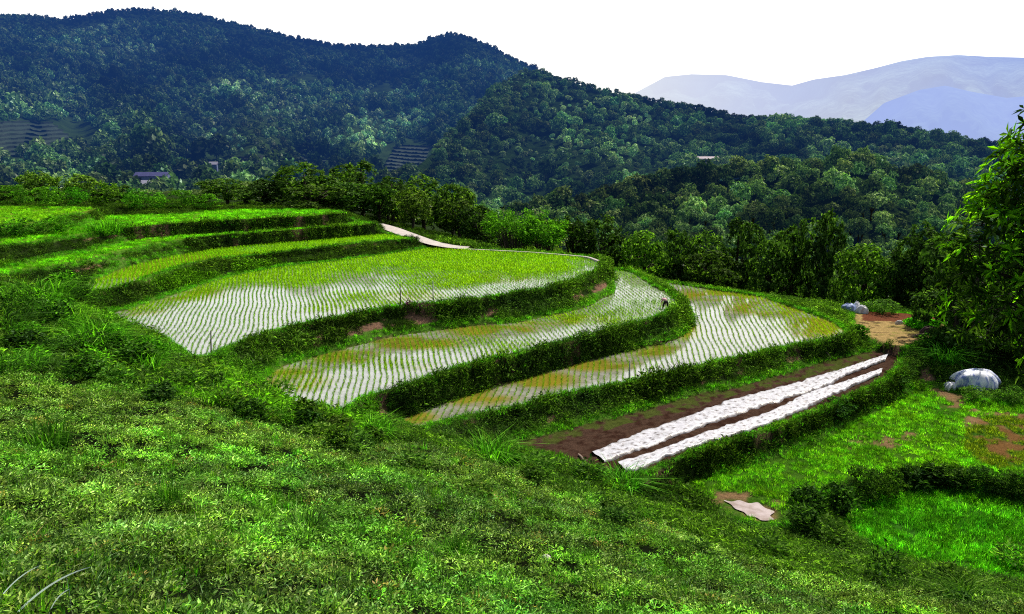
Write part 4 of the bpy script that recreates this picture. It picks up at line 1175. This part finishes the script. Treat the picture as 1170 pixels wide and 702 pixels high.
heap('stone', 780, 689, .2, .15, .10, 12, m_stone, 'small pinkish stone at the bottom edge right of centre', 'stone', .2)
m_dirt = plain_mat('dark_rubble', (.06, .035, .03), .95, .5, 4, bump=.8)
heap('rubbish_pile', 1063, 383, 1.5, .9, .75, 13, m_dirt, 'low dark pile of rubbish at the right end of the bare soil plot', 'rubbish pile', .35)
# logs
m_log = plain_mat('weathered_wood', (.22, .16, .12), .9, .4, 5)
def log(p0, p1, r, label):
    a = Vector(hit(*p0)); c = Vector(hit(*p1)); mid = (a + c) / 2
    b = MB(); pts = [a - mid + Vector((0, 0, r)), Vector((.03, .02, r * 1.3)), c - mid + Vector((0, 0, r))]
    b.tube(pts, [r, r * .95, r * .75], 8); o = b.build('log', m_log, None, True); o.location = mid
    tag(o, label, 'log')
log((1043, 386), (1057, 383), .11, 'weathered log lying at the dark rubbish pile')
log((942, 402), (949, 411), .09, 'pale branch lying on the bank beside the brown soil bed')
log((661, 521), (667, 528), .07, 'pale stick lying on the soil at the near end of the mulch strips')
# stakes standing in the paddies
m_stake = plain_mat('grey_stake', (.10, .085, .075), .9, .3, 8)
m_stakep = plain_mat('pale_stake', (.42, .40, .40), .8, .3, 8)
def stake(px, pb_, pt, h, mat, label, lean=0.0):
    x, y, z = on_level(px, pb_, h); _, _, zt = at_depth(px, pt, y); L = zt - z
    b = MB(); b.tube([(0, 0, -.25), (lean * .5, 0, L * .5), (lean, 0, L)], [.05, .045, .035], 8)
    o = b.build('stake', mat, None, True); o.location = (x, y, z); tag(o, label, 'stake')
stake(457.8, 348.5, 325, 14.45, m_stake, 'dark upright stake at the near edge of the big upper paddy')
stake(241, 402.5, 378, 14.45, m_stake, 'dark leaning stake at the left corner of the big upper paddy', .12)
stake(719, 435, 412, 18.05, m_stakep, 'thin pale stake standing in the lowest paddy')
stake(495, 345, 321, 14.5, m_stakep, 'thin pale stake in the big upper paddy right of the dark stake')

# ------------------------------------------------------------------ person stooping in the middle paddy
m_skin = plain_mat('skin', (.36, .20, .13), .6, .1)
m_shirt = plain_mat('pink_shirt', (.70, .38, .40), .85, .15, 12)
m_trous = plain_mat('dark_trousers', (.018, .014, .018), .85, .3, 12)
m_hat = plain_mat('pale_hat', (.75, .58, .56), .85, .15, 12)
def skin(name, V, E, Rd, mat, parent, root=0, sub=2):
    me = bpy.data.meshes.new(name); me.from_pydata(V, E, []); me.update()
    o = link(name, me, mat, parent)
    md = o.modifiers.new('skin', 'SKIN'); md.use_smooth_shade = True
    for q, r_ in zip(me.skin_vertices[0].data, Rd):
        q.radius = (r_, r_) if not hasattr(r_, '__len__') else r_; q.use_root = False
    me.skin_vertices[0].data[root].use_root = True
    sb = o.modifiers.new('sub', 'SUBSURF'); sb.levels = sub; sb.render_levels = sub
    return o
x, y, z = on_level(760.5, 353.2, 16.3)
pr = empty('person', (x, y, z - .06), R(8)); tag(pr, 'person in a pink top and dark trousers bending over the seedlings in the middle paddy', 'person')
V = [(0, 0, .78), (0, .18, .86), (0, .38, .93), (0, .52, .93), (0, .60, .90), (0, .70, .86), (0, .78, .80)]
Rd = [.12, .12, (.15, .12), .09, .055, .09, .085]
E = [(i, i + 1) for i in range(6)]
for s in (-1, 1):
    k = len(V); V += [(s * .17, .47, .90), (s * .23, .52, .63), (s * .17, .60, .36), (s * .16, .63, .27)]; Rd += [.06, .042, .034, .028]; E += [(3, k), (k, k + 1), (k + 1, k + 2), (k + 2, k + 3)]
    for g in range(4):
        j = len(V); V += [(s * (.13 + .02 * g), .655, .23), (s * (.13 + .02 * g), .66 - .01 * g, .185 + .008 * abs(g - 1.5))]; Rd += [.010, .008]; E += [(k + 3, j), (j, j + 1)]
    j = len(V); V += [(s * .115, .61, .25), (s * .10, .63, .215)]; Rd += [.011, .009]; E += [(k + 3, j), (j, j + 1)]
    k = len(V); V += [(s * .11, -.01, .72), (s * .21, .06, .42), (s * .27, -.02, .09), (s * .28, .10, .03)]; Rd += [.095, .062, .042, .035]; E += [(0, k), (k, k + 1), (k + 1, k + 2), (k + 2, k + 3)]
skin('body', V, E, Rd, m_skin, pr)
V = [(0, .08, .825), (0, .22, .88), (0, .40, .945), (0, .53, .935)]; Rd = [.145, .145, (.18, .145), .10]; E = [(0, 1), (1, 2), (2, 3)]
for s in (-1, 1):
    k = len(V); V += [(s * .17, .47, .905), (s * .235, .52, .64), (s * .20, .565, .48)]; Rd += [.078, .060, .055]; E += [(2, k), (k, k + 1), (k + 1, k + 2)]
skin('shirt', V, E, Rd, m_shirt, pr)
V = [(0, -.01, .79), (0, .10, .83)]; Rd = [.15, .145]; E = [(0, 1)]
for s in (-1, 1):
    k = len(V); V += [(s * .115, -.015, .71), (s * .21, .06, .42), (s * .255, .0, .18)]; Rd += [.118, .085, .068]; E += [(0, k), (k, k + 1), (k + 1, k + 2)]
skin('trousers', V, E, Rd, m_trous, pr)
b = MB(); ring = []
for rr, hh in ((.21, -.03), (.125, .0), (.115, .07), (.06, .12)):
    ring += [(rr * math.cos(2 * math.pi * i / 16), rr * math.sin(2 * math.pi * i / 16), hh) for i in range(16)]
b.add(ring, [(j * 16 + i, j * 16 + (i + 1) % 16, (j + 1) * 16 + (i + 1) % 16, (j + 1) * 16 + i) for j in range(3) for i in range(16)] + [tuple(48 + i for i in range(16))])
h_ = b.build('hat', m_hat, pr, True); h_.location = (0, .77, .86); h_.rotation_euler = (R(-62), 0, 0)

# ------------------------------------------------------------------ farm buildings on the slopes
m_wall = plain_mat('plaster', (.26, .25, .26), .9, .15, 1.0, haze=HZ3)
m_roofg = plain_mat('grey_sheet_roof', (.27, .26, .33), .7, .25, .8, haze=HZ3)
m_roofb = plain_mat('blue_sheet_roof', (.06, .06, .17), .7, .3, .8, haze=HZ3)
m_wallw = plain_mat('white_gable', (.80, .78, .76), .9, .1, 1.0, haze=HZ3)
m_wallb = plain_mat('blue_grey_plaster', (.12, .16, .27), .9, .2, 1.0, haze=HZ3)
m_dark = plain_mat('dark_opening', (.012, .013, .018), .4, .2, 1.0, haze=HZ3)
m_pink = plain_mat('pink_plaster', (.74, .50, .56), .9, .12, 1.0, haze=HZ2)
m_roofp = plain_mat('pale_roof', (.58, .48, .50), .8, .2, .8, haze=HZ2)
def house(name, H, px, py, w, d, h, rh, rz, wall, roof, nwin, label, up=0.0, cat='building', gable=None):
    x, y, z = [float(q[0]) for q in H.at(np.array([float(px)]), H.t_of(np.array([float(px)]), np.array([float(py)])))]
    o = tag(empty(name, (x, y, z + up), rz), label, cat)
    b = MB(); b.box((0, 0, h / 2 - 2), (w, d, h + 4)); b.build('wall', wall, o)
    g = MB()
    for s in (-1, 1):
        g.add([(s * w / 2, -d / 2, h), (s * w / 2, d / 2, h), (s * w / 2, 0, h + rh)], [(0, 1, 2)])
    g.build('gable', gable or wall, o)
    r_ = MB(); e = .5
    for s in (-1, 1):
        r_.add([(-w / 2 - e, s * (d / 2 + e), h - e * rh / d * 2 + .05), (w / 2 + e, s * (d / 2 + e), h - e * rh / d * 2 + .05), (w / 2 + e, 0, h + rh + .08), (-w / 2 - e, 0, h + rh + .08),
                (-w / 2 - e, s * (d / 2 + e), h - e * rh / d * 2 + .2), (w / 2 + e, s * (d / 2 + e), h - e * rh / d * 2 + .2), (w / 2 + e, 0, h + rh + .23), (-w / 2 - e, 0, h + rh + .23)],
               [(0, 1, 2, 3), (4, 5, 6, 7), (0, 1, 5, 4), (1, 2, 6, 5), (3, 0, 4, 7)])
    r_.build('roof', roof, o)
    for i in range(nwin):
        q = MB(); cx = -w / 2 + w * (i + .5) / nwin
        if i == nwin // 2: q.box((cx, -d / 2 - .03, 1.05), (1.1, .12, 2.1)); q.build('door', m_dark, o)
        else: q.box((cx, -d / 2 - .03, h * .58), (1.3, .12, 1.2)); q.build('window', m_dark, o)
    return o
house('farmhouse', H3, 167, 219, 15, 8, 2.8, 1.5, R(-14), m_wall, m_roofg, 5, 'long farmhouse with pale grey roof and white gable, low on the left mountain', .6, 'house', m_wallw)
house('shed', H3, 176, 213, 15, 6, 3.0, 1.5, R(4), m_wallb, m_roofb, 3, 'blue roofed shed directly behind the grey roofed farmhouse', 2.0, 'shed')
house('hut', H3, 245, 200, 4.0, 4, 4.6, 1.2, R(10), m_wallb, m_roofg, 2, 'small blue grey hut alone among trees right of the farmhouse', 1.5, 'hut')
house('long_house', H2, 808, 189.5, 11.5, 7, 3.0, 1.0, R(-3), m_pink, m_roofp, 4, 'long low pale pink house half hidden in the wood right of centre', 1.2, 'house')

# ------------------------------------------------------------------ big tree at the right frame edge
m_big = leaf_mat('long_leaves', (.034, .072, .012), (.11, .28, .010), src='vcol', gloss=.008, tw=.42, rough=.35)
def near_tree():
    r = np.random.default_rng(99)
    Yc = 24.0; tx = at_depth(1285, 400, Yc)[0]; zb = float(ground(tx, Yc + .5)) - .2
    root = empty('broadleaf_tree', (tx, Yc + .5, zb)); tag(root, 'near large tree with long glossy drooping leaves filling the right frame edge', 'tree')
    O = np.array([tx, Yc + .5, zb])
    L = [(1205,215,0,78),(1150,262,.4,70),(1225,320,-.5,110),(1150,345,.3,72),(1120,305,-.2,44),(1255,190,.8,70),(1290,280,.5,130),(1250,410,0,80),(1300,160,.2,70),(1165,210,0,44),(1185,172,.3,46),(1150,240,.2,50),(1225,165,.4,70)]
    B = []; Dv = []; Nr = []; Cc = []; Ls = []; br = MB()
    tr = [(0, 0, 0), (.1, 0, 3), (-.2, .1, 7), (-.4, 0, 10.5), (-.5, 0, 14)]
    for (px, py, dy, rp) in L:
        c = np.array(at_depth(px, py, Yc + dy)) - O; rad = rp / F * Yc
        h0 = max(2.0, c[2] - 2.2); b0 = np.array([-.3 * h0 / 8, 0, h0]); mid = b0 * .45 + c * .55 + [0, 0, .3]
        br.tube([tuple(b0), tuple(mid), tuple(c)], [.13, .08, .03], 6)
        nw = int(88 * (rad / 1.9) ** 2)
        for k in range(nw):
            nv = r.normal(0, 1, 3); nv /= np.linalg.norm(nv); q = r.uniform(.25, 1.0) ** .5
            tip = c + nv * np.array([1, 1, .9]) * rad * q
            out = nv + np.array([0, 0, .35]); out /= np.linalg.norm(out)
            fresh = (q > .72) and (nv[2] > -.25) and r.random() < .75
            col = np.array([3.6, 4.4, .9]) * r.uniform(.5, 1.2) if fresh else np.array([1., 1.05, .9]) * r.uniform(.4, 1.2)
            if q > .75: br.tube([tuple(c + (tip - c) * .4), tuple(tip)], [.018, .008], 4, False)
            nl = int(r.integers(6, 10)); a0 = r.uniform(0, 6.28)
            e1 = np.cross(out, [.3, .2, 1.0]); e1 /= np.linalg.norm(e1); e2 = np.cross(out, e1)
            for j in range(nl):
                a = a0 + 6.283 * j / nl + r.normal(0, .2)
                d = out * r.uniform(.15, .7) + (e1 * math.cos(a) + e2 * math.sin(a)) + np.array([0, 0, -.25])
                B.append(tip + r.normal(0, .03, 3)); Dv.append(d); Nr.append(out + r.normal(0, .25, 3)); Ls.append(r.uniform(.28, .48)); Cc.append(col * r.uniform(.75, 1.2))
    Ls = np.array(Ls)
    v, f = leaves(np.array(B), np.array(Dv), np.array(Nr), Ls, Ls * .27)
    me = plant_mesh('foliage', v, f)
    ca = me.color_attributes.new('leafcol', 'FLOAT_COLOR', 'POINT')
    cc = np.ones((len(v), 4)); cc[:, :3] = np.repeat(np.array(Cc), 4, 0); ca.data.foreach_set('color', cc.ravel())
    link('foliage', me, m_big, root)
    tb = MB(); tb.tube(tr, [.38, .30, .25, .18, .06], 10); tb.build('trunk', m_bark, root, True); br.build('branches', m_bark, root, True)
near_tree()

# ------------------------------------------------------------------ shrubs
m_shrub = leaf_mat('shrub_leaves', (.060, .125, .018), (.13, .36, .012), src='obj', gloss=.0, tw=.42, lo=.25, hi=2.3)
SHR = []
for s, kw in enumerate([dict(nl=6), dict(nl=8, lobe=(.16, .28)), dict(nl=5, lobe=(.24, .36))]):
    v, f, cs = crown(600 + s, 900, .10, zlo=.0, drop=.55, aspect=.75, **kw)
    rj = np.random.default_rng(s); v2, f2 = leafy_clump(260, .52, .95, .22, .06, 610 + s, .9); v, f = join((v * [1, 1, .85], f), (v2, f2))
    SHR.append(plant_mesh('shrub', v, f))
v, f = join(blades(150, .36, .95, .024, .95, 66, .9), blades(60, .3, .65, .022, 1.3, 68, .9), leafy_clump(60, .4, .3, .2, .05, 65)); SHR.append(plant_mesh('tussock', v, f))
v, f = leafy_clump(260, .5, .9, .20, .07, 67, .7); SHR.append(plant_mesh('shrub', v, f))
BUSH = []
for s in range(3):
    v, f, cs = crown(640 + s, 2600, .040, nl=9 + s, zlo=.0, drop=.6, aspect=.6, lobe=(.15, .26), per=20, clump=.04); BUSH.append(plant_mesh('shrub', v, f))
for q in SHR + BUSH: q.materials.append(m_shrub)
def shrub(px, py, wpx, hpx, v, tint, label, group=None, name=None):
    x, y, z = hit(px, py); k = y / F; w = wpx * k; h = hpx * k
    o = link(name or ('grass_tussock' if v == 3 else 'shrub'), BUSH[v % 3] if (w > 2.4 and v != 3) else SHR[v]); o.color = (*tint, 1)
    o.location = (x, y + w * .25, z - .08); o.scale = (w, w, h); o.rotation_euler = (0, 0, rng.uniform(0, 6.28))
    tag(o, label, 'grass tussock' if v == 3 else 'shrub', group)
for a in [
 (285,486,42,36,1,(.7,.8,.9),'dark rounded shrub below the left corner of the middle paddy'),
 (352,490,34,26,0,(.6,.75,.9),'dark low shrub below the near corner of the middle paddy'),
 (262,470,40,34,4,(1.1,1.0,.9),'leafy shrub left of the dark rounded shrub below the middle paddy'),
 (245,440,34,26,3,(1.5,2.0,.8),'bright green grass mound at the left corner of the big upper paddy'),
 (98,402,62,50,3,(1.45,2.1,.8),'bright feathery grass clump on the left edge, beside the big upper paddy'),
 (70,378,50,38,3,(1.6,2.0,.8),'bright grass clump left of the feathery clump by the upper paddy'),
 (25,372,60,46,4,(.85,1.1,.9),'leafy bush at the left frame edge below the stepped banks'),
 (35,345,70,34,3,(1.3,1.9,.8),'bright bush of grass at the left end of the narrow yellow paddy'),
 (20,405,50,30,1,(.55,.65,.9),'dark bush at the left frame edge above the near slope'),
 (150,425,50,38,1,(.8,1.0,.9),'dark green bush below the left tip of the big upper paddy'),
 (165,400,36,22,4,(1.3,1.7,.8),'light leafy bush against the left tip of the big upper paddy'),
 (205,445,46,34,4,(.95,1.1,.9),'leafy bush right of the dark green bush on the left strip'),
 (180,465,44,30,0,(.6,.7,.9),'dark shrub in the hollow above the near slope'),
 (120,440,50,30,4,(.9,1.2,.9),'leafy bush at the upper rim of the near slope, left'),
 (310,455,44,24,4,(1.2,1.3,1),'leafy bush touching the left corner of the middle paddy'),
 (428,497,46,22,3,(1.4,2.1,.8),'bright grass clump at the left corner of the lowest paddy'),
 (400,515,50,30,4,(.9,1.0,1),'leafy bush in front of the lowest paddy corner'),
 (470,540,46,30,4,(1.0,1.1,1),'leafy bush on the near slope below the lowest paddy'),
 (560,530,60,34,3,(1.3,2.0,.8),'wide bright grass clump left of the brown soil bed'),
 (612,545,50,34,4,(1.1,1.2,1),'leafy bush at the left end of the brown soil bed'),
 (672,552,40,34,4,(.8,.9,1),'leafy bush at the near corner of the brown soil bed'),
 (712,562,56,30,3,(1.1,1.8,.8),'bright rounded grass clump at the near end of the mulch strips'),
 (540,570,50,26,4,(1.3,1.2,1.1),'pale leafy bush on the near slope, bottom centre'),
 (800,640,44,26,4,(.9,1.0,1),'leafy bush on the near slope below the puddle'),
 (1015,665,40,56,4,(.55,.65,.9),'thin dark sapling in front of the lower right green plot'),
 (1160,650,40,40,4,(1.3,1.3,1.3),'pale leafed shrub at the lower right frame edge'),
 (880,640,46,34,4,(.95,1.05,1),'leafy bush near the left end of the lower right plot'),
 (962,482,54,26,4,(.55,.7,1.0),'dark bush on the bank at the middle of the mulch strips'),
 (1030,446,46,22,4,(.75,.95,.9),'dark bush at the far end of the mulch strips'),
 (1066,400,30,22,1,(.7,1.0,.8),'small green bush between the soil plot and the dark trees'),
 (985,385,20,16,0,(.8,1.1,.8),'small bush at the left corner of the bare soil plot'),
 (1012,360,50,17,1,(1.4,1.4,1.7),'low grey green bush along the back of the ploughed strip'),
 (1120,462,48,20,4,(1.3,1.3,1.4),'grey green weeds in front of the tarp heap'),
 (1160,464,40,22,4,(1.1,1.2,1.2),'grey green weeds at the frame edge right of the tarp heap'),
 (1085,418,40,36,3,(.9,1.6,.8),'tall green grass beside the dark trees above the tarp heap'),
 (118,268,40,26,3,(1.3,2.0,.8),'bright bush at the right end of the top left field bank'),
 (14,272,56,22,1,(.9,1.3,.8),'bush on the top left bank at the frame edge'),
 (62,268,50,22,4,(1.2,1.7,.8),'bright leafy bush in the middle of the top left bank'),
]: shrub(*a)
for i, (px, py, w, h, v) in enumerate([(925,585,40,34,1),(918,610,42,36,0),(948,618,46,34,4),(962,590,44,44,1),(990,578,52,46,0),(1020,575,50,42,1),(1046,560,46,30,1),(1072,556,46,28,0),(1095,558,44,26,1),(1125,568,54,34,0),(1152,572,52,34,1),(1185,575,60,36,0)]):
    shrub(px, py, w, h, v, (.5 + .25 * (i % 3) * .6, .58 + .2 * (i % 3) * .6, .8), 'dark bush in the curved row along the rim of the lower right green plot', 'dark bushes rimming the lower right green plot')
r_ = random.Random(9)
EDGE = [(205,436),(262,462),(310,478),(380,498),(450,512),(540,528),(640,566),(720,592),(790,622),(880,648),(960,668),(1060,680),(1150,690)]
for i in range(30):
    q = r_.uniform(0, len(EDGE) - 1.01); j = int(q); f_ = q - j
    px = EDGE[j][0] * (1 - f_) + EDGE[j + 1][0] * f_ + r_.uniform(-8, 8); py = EDGE[j][1] * (1 - f_) + EDGE[j + 1][1] * f_ + r_.uniform(-14, 16)
    kq = r_.uniform(.6, 1.35)
    shrub(px, py, r_.uniform(22, 46), r_.uniform(14, 34), r_.choice([4, 4, 1, 2, 0]), (kq * r_.uniform(.9, 1.3), kq * 1.15, kq * r_.uniform(.8, 1.3)), 'weedy bush in the rough band where the near slope drops to the plots', 'weedy bushes along the lower rim of the near slope')
r_ = random.Random(5)
for i in range(34):
    px = r_.uniform(-10, 215); py = r_.uniform(318, 425)
    if py < 322 + max(0, px - 50) * .42 or py > 428 + px * .05: continue
    if px > 120 and py < 368 + (px - 130) * .42: continue
    br = r_.random() < .5; v = r_.choice([1, 3, 4, 4, 2])
    shrub(px, py + 8, r_.uniform(30, 62), r_.uniform(24, 42), v, ((1.2, 1.8, .8) if br else (.75, .95, .9)), 'tangled bush on the overgrown strip at the left, beside the big upper paddy', 'bushes and grass clumps on the overgrown left strip')
for i, (px, py, w, h, v) in enumerate([(12,236,44,24,0),(48,238,46,24,2),(82,236,40,22,4),(118,236,44,26,0),(150,240,40,24,1),(176,240,40,20,4),(204,240,42,22,2),(236,240,34,18,0)]):
    shrub(px, py, w, h, v, (.9 + .25 * (i % 2), 1.2 + .4 * (i % 3) * .6, .8), 'bright bush in the hedge behind the top left fields, below the farmhouse', 'bright bushes in the hedge behind the top left fields')
for a in [(45,520,62,58,3,(.75,1.05,.7),'tall dark grass tuft at the left frame edge on the near slope'),
          (188,580,40,52,3,(.8,1.1,.7),'tall grass tuft right of the left frame edge tuft, above the dark hollow'),
          (350,612,56,36,3,(1.0,1.1,1.1),'greyish grass tuft low on the near slope, left of centre'),
          (520,640,50,32,3,(1.1,1.5,.8),'yellow green grass tuft at the bottom centre'),
          (1110,690,60,30,3,(1.3,1.4,1.1),'pale grass tuft at the lower right corner')]: shrub(*a)

# bleached grass blades at the lower left corner
m_dry = leaf_mat('bleached_grass', (.62, .62, .46), (.62, .62, .42), src='none', gloss=0, lo=.9, hi=1.1, var=0, tw=.72)
def dry(px0, base, tips, label):
    o = tag(empty('dry_grass', hit(*base)), label, 'dry grass')
    ox, oy, oz = o.location
    for (a, m_, e, w) in tips:
        P = [np.array(hit(*a)) - [ox, oy, oz + .05], np.array(at_depth(*m_)) - [ox, oy, oz], np.array(at_depth(*e)) - [ox, oy, oz]]
        b = MB(); V = []; n_ = 12
        for i in range(n_ + 1):
            u = i / n_; p = P[0] * (1 - u) ** 2 + 2 * P[1] * u * (1 - u) + P[2] * u * u; ww = w * (1 - u) ** .6 + .001
            V += [tuple(p + np.array([0, 0, ww])), tuple(p - np.array([0, .4 * ww, ww]))]
        b.add(V, [(2 * i, 2 * i + 1, 2 * i + 3, 2 * i + 2) for i in range(n_)]); b.build('blade', m_dry, o)
dry(0, (40, 700), [((14, 701), (55, 660, 5.6), (104, 648, 5.8), .011), ((54, 701), (62, 680, 5.6), (80, 673, 5.7), .009), ((82, 701), (81, 680, 5.6), (76, 660, 5.7), .008), ((-8, 690), (14, 658, 5.6), (47, 646, 5.8), .008)], 'bleached dry grass blades arching at the lower left corner')

# pink flowers on the bank
m_petal = leaf_mat('pink_petals', (.50, .05, .16), (.55, .08, .22), src='none', gloss=.01, tw=.4)
for px, py, lab, w in ((466, 352, 'small bunch of magenta flowers on the bank by the dark stake', .45), (481, 353, 'larger bunch of pink flowers on the bank right of the stake', .75)):
    x, y, z = hit(px, py); o = tag(empty('flower_bunch', (x, y, z + .05)), lab, 'flowers')
    r = np.random.default_rng(int(px)); n_ = 60
    B = r.normal(0, w * .28, (n_, 3)) + [0, 0, .28]; B[:, 2] = np.abs(B[:, 2])
    v, f = leaves(B, r.normal(0, 1, (n_, 3)) + [0, 0, .6], r.normal(0, .5, (n_, 3)) + [0, -.6, .8], .13, .11)
    link('petals', mesh('petals', v, f), m_petal, o)
    v, f = leafy_clump(40, w * .6, .28, .14, .05, int(px)); q = link('leaves', plant_mesh('leaves', v, f), m_shrub, o); q.color = (.9, 1, .9, 1)

# vegetable beds on the soil plot
for k, (Q, lab) in enumerate((([(1033,370),(1044,366),(1063,366),(1049,374),(1041,374.5)], 'bright green vegetable bed on the soil plot, the farther of two'), ([(1045,376.5),(1063,369),(1074,370),(1071,374.5),(1058,378)], 'bright green vegetable bed on the soil plot, nearer the rubbish pile'))):
    P = np.array([on_level(a, b_, 18.6)[:2] for a, b_ in Q]); c0 = P.mean(0); r = np.random.default_rng(k); parts = []
    while len(parts) < 260:
        q = np.array([r.uniform(P[:, 0].min(), P[:, 0].max()), r.uniform(P[:, 1].min(), P[:, 1].max())])
        if poly_sd(q[:1], q[1:], P)[0] > 0: continue
        v, f = leafy_clump(18, .26, .42, .20, .11, len(parts) + 50 * k, .8); parts.append((v + [q[0] - c0[0], q[1] - c0[1], float(ground(q[0], q[1])) - (CZ - 18.6)], f))
    v, f = join(*parts); o = link('vegetable_bed', plant_mesh('vegetable_bed', v, f), m_shrub); o.color = (1.2, 2.4, .7, 1); o.location = (c0[0], c0[1], CZ - 18.6); tag(o, lab, 'vegetable bed')

# puddle
m_pud, t = new_mat('puddle_water')
df = t.n('ShaderNodeBsdfDiffuse', Color=t.ramp(t.noise(1.3, 5, .65), [(.35, (.26, .18, .14)), (.6, (.46, .37, .35))])); gl = t.n('ShaderNodeBsdfGlossy', Color=(1, 1, 1, 1), Roughness=.03)
mx = t.n('ShaderNodeMixShader', i0=t.n('ShaderNodeFresnel', IOR=1.5).outputs[0], i1=df, i2=gl); finish(t, mx.outputs[0])
tag(flat_sheet('puddle', PUD, CZ - 20.8 - .04, m_pud), kind='structure')
